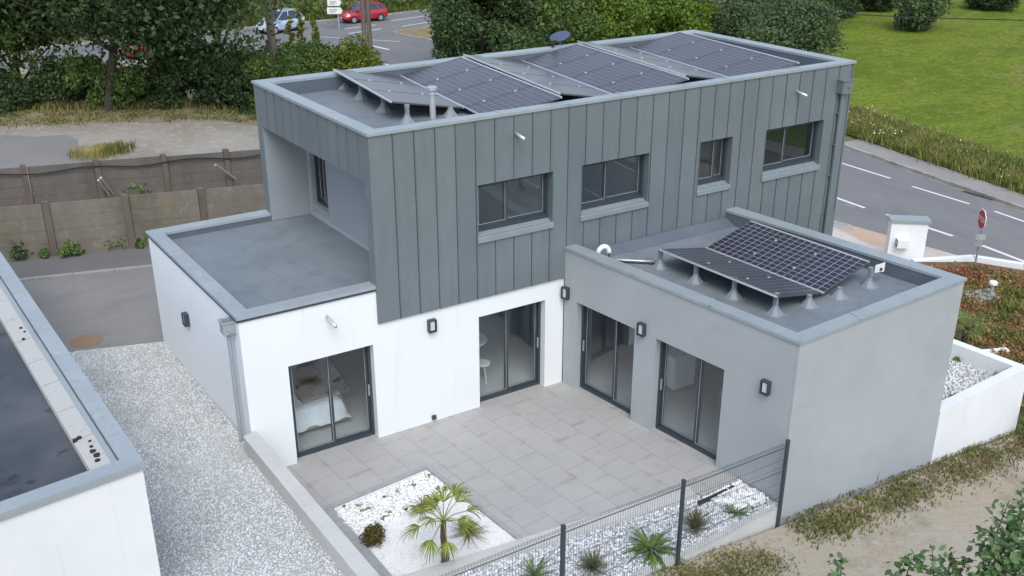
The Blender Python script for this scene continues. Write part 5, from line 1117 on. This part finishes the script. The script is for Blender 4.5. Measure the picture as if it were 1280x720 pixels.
for i in range(9): fan_frond((q[0]+.02, q[1]+.02, q[2]+.72), i*.7, .2+.35*(i % 3), .35, .42, 280+i, nl=14).build('frond', M['weed'], pm)
q = G(1238, 372, -1.5); lb = thing('garden_light', 'short pale bollard light in the reddish garden', 'garden light', q)
MB().lathe(q, [(.05, 0), (.05, .42)], 10).build('post', M['steel_light'], lb); MB().lathe((q[0], q[1], q[2]+.42), [(.06, 0), (.13, .03), (.13, .10), (.10, .13)], 14).build('lamp_head', M['white_metal'], lb)
q = G(1226, 371, -1.5); tag(MB().prism([(q[0]-.75, q[1]-.2), (q[0]+.2, q[1]-.5), (q[0]+.55, q[1]+.1), (q[0]-.3, q[1]+.45)], q[2], q[2]+.12).build('access_cover', M['kerb']), 'dark grey access cover in the garden beside the bollard light', 'cover')
q = G(1224, 436, -1.2); tag(MB().prism([(q[0]-.5, q[1]-.15), (q[0]+.5, q[1]-.55), (q[0]+.55, q[1]-.4), (q[0]-.45, q[1])], q[2]-.1, q[2]+.07).build('white_slab', M['white']), 'short white edging block in the garden behind the white planter', 'slab')
for i, (px, py) in enumerate(((1215, 452), (1224, 458), (1232, 461), (1248, 472), (1196, 452), (1191, 500))):
    q = G(px, py, -.13); t = thing('weed', 'small green weed in the white walled gravel planter', 'weed', q, 0, 'weeds in the white planter')
    crown_obj('foliage', [(q[0]+.05*k, q[1], q[2]+.05, .09) for k in range(3)], 90, .04, 'weed', t, 290+i)

# -- near shrub, bottom right
def near_shrub():
    base = (.9, -13.2, float(lane_z(.9))); t = thing('leafy_shrub', 'tall leafy green shrub rising at the bottom right corner near the viewer', 'shrub', base)
    tips = []
    def ray(px, py, dist):
        d = fw+rt*(px-640)/FPX+up*(360-py)/FPX; d = d/np.linalg.norm(d); return CAM+d*dist
    for (px, py, ds) in ((1052, 697, 11.2), (1140, 695, 11.0), (1165, 685, 10.9), (1190, 690, 11.2), (1205, 700, 11.0), (1240, 655, 10.8), (1262, 625, 10.9), (1275, 640, 10.6), (1250, 690, 10.6), (1222, 720, 10.9), (1275, 700, 10.7), (1170, 722, 10.8), (1290, 610, 10.9), (1300, 660, 10.6), (1125, 712, 11.2), (1280, 740, 10.8), (1230, 745, 10.8), (1262, 668, 10.7), (1272, 652, 10.9), (1255, 702, 10.9), (1240, 715, 10.7), (1268, 722, 10.6), (1210, 735, 10.8), (1285, 680, 10.8), (1150, 730, 10.9)): tips.append(ray(px, py, ds))
    mb = MB(); c = Vector(base); crotch = Vector((2.6, -11.0, 1.6)); mb.tube([c-Vector((0, 0, .3)), c+(crotch-c)*.6, crotch], [.09, .07, .05], 8)
    P_ = []; Nn = []; g = np.random.default_rng(300)
    for q in tips:
        q = Vector(q); L_ = g.uniform(.5, .8); b0 = q-Vector((g.normal(0, .05), g.normal(0, .05), L_)); mb.tube([crotch, crotch+(b0-crotch)*.6+Vector((0, 0, .1)), b0, (b0+q)/2+Vector((.02, 0, 0)), q], [.025, .016, .010, .007, .003], 5)
        for k in range(64):
            u = g.random()**.8; p = np.array(b0+(q-b0)*u); r_ = .13*(1-.6*u); P_.append(p+g.normal(0, 1, 3)*np.array([r_, r_, .03]))
    mb.build('trunk', M['bark'], t)
    P_ = np.array(P_); n = len(P_)
    # leaf: folded broad leaf of 4 quads
    d = g.normal(size=(n, 3)); d[:, 2] = np.abs(d[:, 2])+.9; d /= np.linalg.norm(d, axis=1)[:, None]
    a = np.cross(d, g.normal(size=(n, 3))); a /= np.linalg.norm(a, axis=1)[:, None]; b = np.cross(d, a); s = g.uniform(.026, .052, n)[:, None]
    V = np.stack([P_-a*s, P_-a*s*.35-b*s*.55+d*s*.18, P_-a*s*.35, P_-a*s*.35+b*s*.55+d*s*.18, P_+a*s*.4-b*s*.5+d*s*.12, P_+a*s*.4, P_+a*s*.4+b*s*.5+d*s*.12, P_+a*s*1.15-d*s*.15], 1).reshape(-1, 3)
    k = 8*np.arange(n)[:, None]; fc = np.concatenate([k+np.array([[q]]).reshape(1, -1) for q in ([0, 1, 2, 2], [0, 2, 3, 3], [1, 4, 5, 2], [2, 5, 6, 3], [4, 7, 5, 5], [5, 7, 6, 6])])
    tri = np.concatenate([k+np.array([q]) for q in ([0, 1, 2], [0, 2, 3], [1, 4, 5], [1, 5, 2], [2, 5, 6], [2, 6, 3], [4, 7, 5], [5, 7, 6])])
    fast('leaf', V, tri, M['leaf_near'], t)
near_shrub()

# ================================================================== VEHICLES, POLES, SIGNS
def car(name, label, paint, pos, heading, hat=1.0):
    """small hatchback, front towards +x in its own space"""
    t = thing(name, label, 'car', pos, heading); L_ = 4.0; Wd = .84
    st = [(-1.98, .42, .72, .66), (-1.93, .30, .98, .78), (-1.5, .22, .98, .83), (-.6, .20, .96, .85), (.5, .20, .95, .85), (1.0, .21, .90, .84), (1.5, .22, .80, .80), (1.85, .26, .68, .72), (2.0, .34, .56, .60)]
    mb = MB(); rings = []
    for (x, zb, zt, w) in st:
        ring = [(x, -w*.86, zb), (x, -w, zb+.14), (x, -w*.99, zb+(zt-zb)*.62), (x, -w*.88, zt), (x, 0, zt+.03), (x, w*.88, zt), (x, w*.99, zb+(zt-zb)*.62), (x, w, zb+.14), (x, w*.86, zb)]
        rings.append(len(mb.v)); mb.v += ring
    for a, b in zip(rings[:-1], rings[1:]):
        for j in range(9): mb.f.append((a+j, a+(j+1) % 9, b+(j+1) % 9, b+j)); mb.mi.append(0)
    mb.f.append(tuple(rings[0]+j for j in range(9))); mb.f.append(tuple(rings[-1]+j for j in range(9))); mb.mi += [0, 0]
    mb.build('body', M[paint], t, world=False)
    gh = MB(); zs = 1.46*hat
    low = [(-1.78, -.70, .97), (1.02, -.74, .93), (1.02, .74, .93), (-1.78, .70, .97)]; hi = [(-1.30, -.55, zs), (.12, -.56, zs), (.12, .56, zs), (-1.30, .55, zs)]
    gh.hexa(low+hi); gh.build('windows', M['car_glass'], t, world=False)
    rf = MB(); rf.hexa([(-1.40, -.56, zs-.02), (.16, -.57, zs-.02), (.16, .57, zs-.02), (-1.40, .56, zs-.02), (-1.30, -.50, zs+.04), (.04, -.5, zs+.05), (.04, .5, zs+.05), (-1.30, .5, zs+.04)])
    for sy in (-1, 1):
        for (xl, zl, yl, xh, yh) in ((1.03, .93, .745, .13, .57), (-.25, .955, .745, -.33, .565), (-1.80, .965, .71, -1.34, .56), (-1.15, .96, .735, -1.0, .565)):
            rf.hexa([(xl-.04, sy*yl, zl), (xl+.04, sy*yl, zl), (xl+.04, sy*(yl-.03), zl), (xl-.04, sy*(yl-.03), zl), (xh-.04, sy*(yh+.005), zs), (xh+.04, sy*(yh+.005), zs), (xh+.04, sy*(yh-.03), zs), (xh-.04, sy*(yh-.03), zs)])
    rf.build('roof', M[paint], t, world=False)
    for x in (-1.22, 1.25):
        for sy in (-1, 1):
            w = MB().tube([(x, sy*.70, .30), (x, sy*.865, .30)], .31, 18).build('wheel', M['tyre'], t, world=False)
            MB().tube([(x, sy*.85, .30), (x, sy*.875, .30)], .19, 14).build('rim', M['chrome'], w, world=False)
    for sy in (-1, 1):
        MB().hexa([(1.62, sy*.78, .60), (1.93, sy*.62, .54), (1.93, sy*.40, .56), (1.66, sy*.5, .66), (1.55, sy*.76, .74), (1.88, sy*.60, .655), (1.90, sy*.38, .66), (1.6, sy*.48, .80)]).build('headlight', M['lens'], t, world=False)
        MB().box(-1.99, -1.86, min(sy*.52, sy*.79), max(sy*.52, sy*.79), .66, .90).build('tail_light', M['lens_red'], t, world=False)
        MB().box(.72, .92, min(sy*.80, sy*.98), max(sy*.80, sy*.98), .92, 1.06).build('mirror', M[paint], t, world=False)
    MB().box(1.90, 2.02, -.45, .45, .36, .48).build('grille', M['black'], t, world=False)
    MB().box(2.0, 2.025, -.24, .24, .40, .49).build('number_plate', M['white_metal'], t, world=False)
    return t
q = G(456, 27, RZ); car('parked_car', 'red hatchback on the far road right of the direction signs', 'red_paint', (q[0], q[1]+.3, RZ+.005), math.pi+.05)
q = G(353, 40, RZ); car('parked_car', 'silver blue tall hatchback on the far road beside the wooden pole', 'silver_blue', (q[0], q[1]+.3, RZ+.005), math.pi+.35, 1.1)
q = G(193, 71, RZ); car('parked_car', 'red car half hidden by the trees on the left', 'red_paint', (q[0], q[1]+.3, RZ+.005), math.pi+.15)
q = G(346, 118, -1.0); tag(MB().tube([(q[0], q[1], q[2]-.5), (q[0]-.02, q[1], 8.5)], [.24, .19], 10).build('utility_pole', M['pole_wood']), 'weathered single wooden utility pole by the silver car', 'pole')
q = G(460, 82, -1.8); up_t = thing('utility_pole', 'double wooden utility pole in front of the right red car', 'pole', q)
MB().tube([(q[0]-.16, q[1], q[2]-.5), (q[0]-.10, q[1], 8.5)], [.16, .13], 9).build('shaft', M['pole_wood'], up_t); MB().tube([(q[0]+.20, q[1]-.1, q[2]-.5), (q[0]+.13, q[1]-.1, 8.5)], [.16, .13], 9).build('shaft', M['pole_wood'], up_t)
# direction signs across the road
q = G(424, 37, RZ); ds = thing('direction_sign', 'stack of white direction signs on a post beside the red car', 'road sign', q)
MB().tube([(q[0], q[1], q[2]-.3), (q[0], q[1], q[2]+3.2)], .05, 8).build('post', M['steel_light'], ds)
sx = Vector((rt[0], rt[1], 0)).normalized(); sn = Vector((-fw[0], -fw[1], 0)).normalized()
for k in range(3):
    z0 = q[2]+1.25+k*.62; w = (.62, .55, .66)[k]
    c = Vector((q[0]-.25, q[1], 0))+sn*.07
    pts = [c-sx*w, c+sx*w*.75, c+sx*w, c+sx*w*.75, c-sx*w]; zz = [z0, z0, z0+.25, z0+.5, z0+.5]
    mb = MB(); fr = [(p.x, p.y, z) for p, z in zip(pts, zz)]; bk = [(p.x-sn.x*.04, p.y-sn.y*.04, z) for p, z in zip(pts, zz)]
    mb.poly(fr); mb.poly(bk[::-1])
    for i in range(5): j = (i+1) % 5; mb.poly([fr[i], fr[j], bk[j], bk[i]])
    mb.build('sign_panel', M['white_metal'], ds)
    tx = MB(); cs2 = c+sn*.006
    for (a, b, y0, y1) in ((-.7, .3, .28, .36), (-.7, .1, .12, .20)):
        p0 = cs2+sx*w*a; p1 = cs2+sx*w*b; tx.hexa([(p0.x, p0.y, z0+y0), (p1.x, p1.y, z0+y0), (p1.x-sn.x*.004, p1.y-sn.y*.004, z0+y0), (p0.x-sn.x*.004, p0.y-sn.y*.004, z0+y0), (p0.x, p0.y, z0+y1), (p1.x, p1.y, z0+y1), (p1.x-sn.x*.004, p1.y-sn.y*.004, z0+y1), (p0.x-sn.x*.004, p0.y-sn.y*.004, z0+y1)])
    tx.build('lettering', M['plastic_grey'], ds)
# stop sign, seen from the side
q = G(1218, 335, -1.7); ss = thing('stop_sign', 'red octagonal stop sign on a grey post beside the white garden kerb', 'road sign', q)
MB().tube([(q[0], q[1], q[2]-.3), (q[0], q[1], q[2]+2.02)], .035, 8).build('post', M['foot'], ss)
los = Vector((q[0]-CAM[0], q[1]-CAM[1], 0)).normalized(); sd_ = Vector((los.y, -los.x, 0)); ang = R(68)
nS = -los*math.cos(ang)-sd_*math.sin(ang); uS = Vector((-nS.y, nS.x, 0))
cS = Vector((q[0], q[1], q[2]+1.72))+nS*.06
def octo(r, d): return [tuple(cS+uS*r*math.cos(math.pi/8+k*math.pi/4)+Vector((0, 0, r*math.sin(math.pi/8+k*math.pi/4)))+nS*d) for k in range(8)]
def slab(r, d0, d1):
    a, b = octo(r, d0), octo(r, d1); mb = MB(); mb.poly(a); mb.poly(b[::-1])
    for i in range(8): j = (i+1) % 8; mb.poly([a[i], a[j], b[j], b[i]])
    return mb
slab(.36, -.012, .008).build('rim', M['white_metal'], ss); slab(.325, .009, .012).build('face', mat('sign_red', (.45, .02, .025), .4), ss)
tc_ = bpy.data.curves.new('lettering', 'FONT'); tc_.body = 'STOP'; tc_.size = .24; tc_.align_x = 'CENTER'; tc_.align_y = 'CENTER'; tc_.extrude = .002
tmp = bpy.data.objects.new('lettering', tc_); C.objects.link(tmp); bpy.context.view_layer.update()
tme = bpy.data.meshes.new_from_object(tmp.evaluated_get(bpy.context.evaluated_depsgraph_get())); bpy.data.objects.remove(tmp)
tme.materials.clear(); to = link('lettering', tme, M['white_metal']); to.parent = ss
o_ = cS+nS*.016-Vector(q); to.matrix_local = Matrix(((uS.x, 0, nS.x, o_.x), (uS.y, 0, nS.y, o_.y), (0, 1, 0, o_.z), (0, 0, 0, 1)))
for k, (z, w, h, a2) in enumerate(((1.12, .16, .10, 20), (.92, .13, .14, -35))):
    ax = (los*-math.cos(R(a2))+sd_*math.sin(R(a2))); uu = Vector((-ax.y, ax.x, 0)); cc = Vector((q[0], q[1], q[2]+z))+ax*.05
    MB().hexa([tuple(cc+uu*s*w+ax*dd+Vector((0, 0, zz))) for zz in (-h, h) for (s, dd) in ((-1, 0), (1, 0), (1, .015), (-1, .015))]).build('small_plate', M['steel_light'], ss)
# overhead cable
ca, cm, cb = Vector(G(840, -4, 6.6)), Vector(G(1050, 17, 5.75)), Vector(G(1330, 26, 5.6)); pts = []
for k in range(31):
    u = -.5+k/15; pts.append(tuple(ca*((u-.5)*(u-1)/.5)+cm*(u*(u-1)/-.25)+cb*(u*(u-.5)/.5)))
tag(MB().tube(pts, .02, 5).build('overhead_cable', M['black']), 'black overhead cable sagging across the green field', 'cable')

# ================================================================== LIGHT
w = bpy.data.worlds.new('World'); scn.world = w; w.use_nodes = True
nt = w.node_tree; sk = nt.nodes.new('ShaderNodeTexSky'); sk.sky_type = 'NISHITA'; sk.sun_disc = False
AZ, EL = R(205), R(52)          # azimuth clockwise from +Y
sk.sun_elevation = EL; sk.sun_rotation = AZ; sk.air_density = 1.0; sk.dust_density = 2.0; sk.ozone_density = 1.0
hs = nt.nodes.new('ShaderNodeHueSaturation'); hs.inputs['Saturation'].default_value = .80; nt.links.new(sk.outputs[0], hs.inputs['Color']); nt.links.new(hs.outputs[0], nt.nodes['Background'].inputs[0]); nt.nodes['Background'].inputs[1].default_value = .15
sl = bpy.data.lights.new('sun', 'SUN'); sl.energy = 1.0; sl.angle = R(35); sl.color = (.985, 1, .98)
so = bpy.data.objects.new('sun', sl); C.objects.link(so)
sd_v = Vector((math.sin(AZ)*math.cos(EL), math.cos(AZ)*math.cos(EL), math.sin(EL))); so.rotation_euler = sd_v.to_track_quat('Z', 'Y').to_euler()
scn.view_settings.view_transform = 'Standard'; scn.view_settings.look = 'None'; scn.view_settings.exposure = .72; scn.view_settings.gamma = 1
cy = scn.cycles; cy.max_bounces = 8; cy.diffuse_bounces = 3; cy.glossy_bounces = 3; cy.transmission_bounces = 4; cy.transparent_max_bounces = 10; cy.use_denoising = True
cy.caustics_reflective = False; cy.caustics_refractive = False
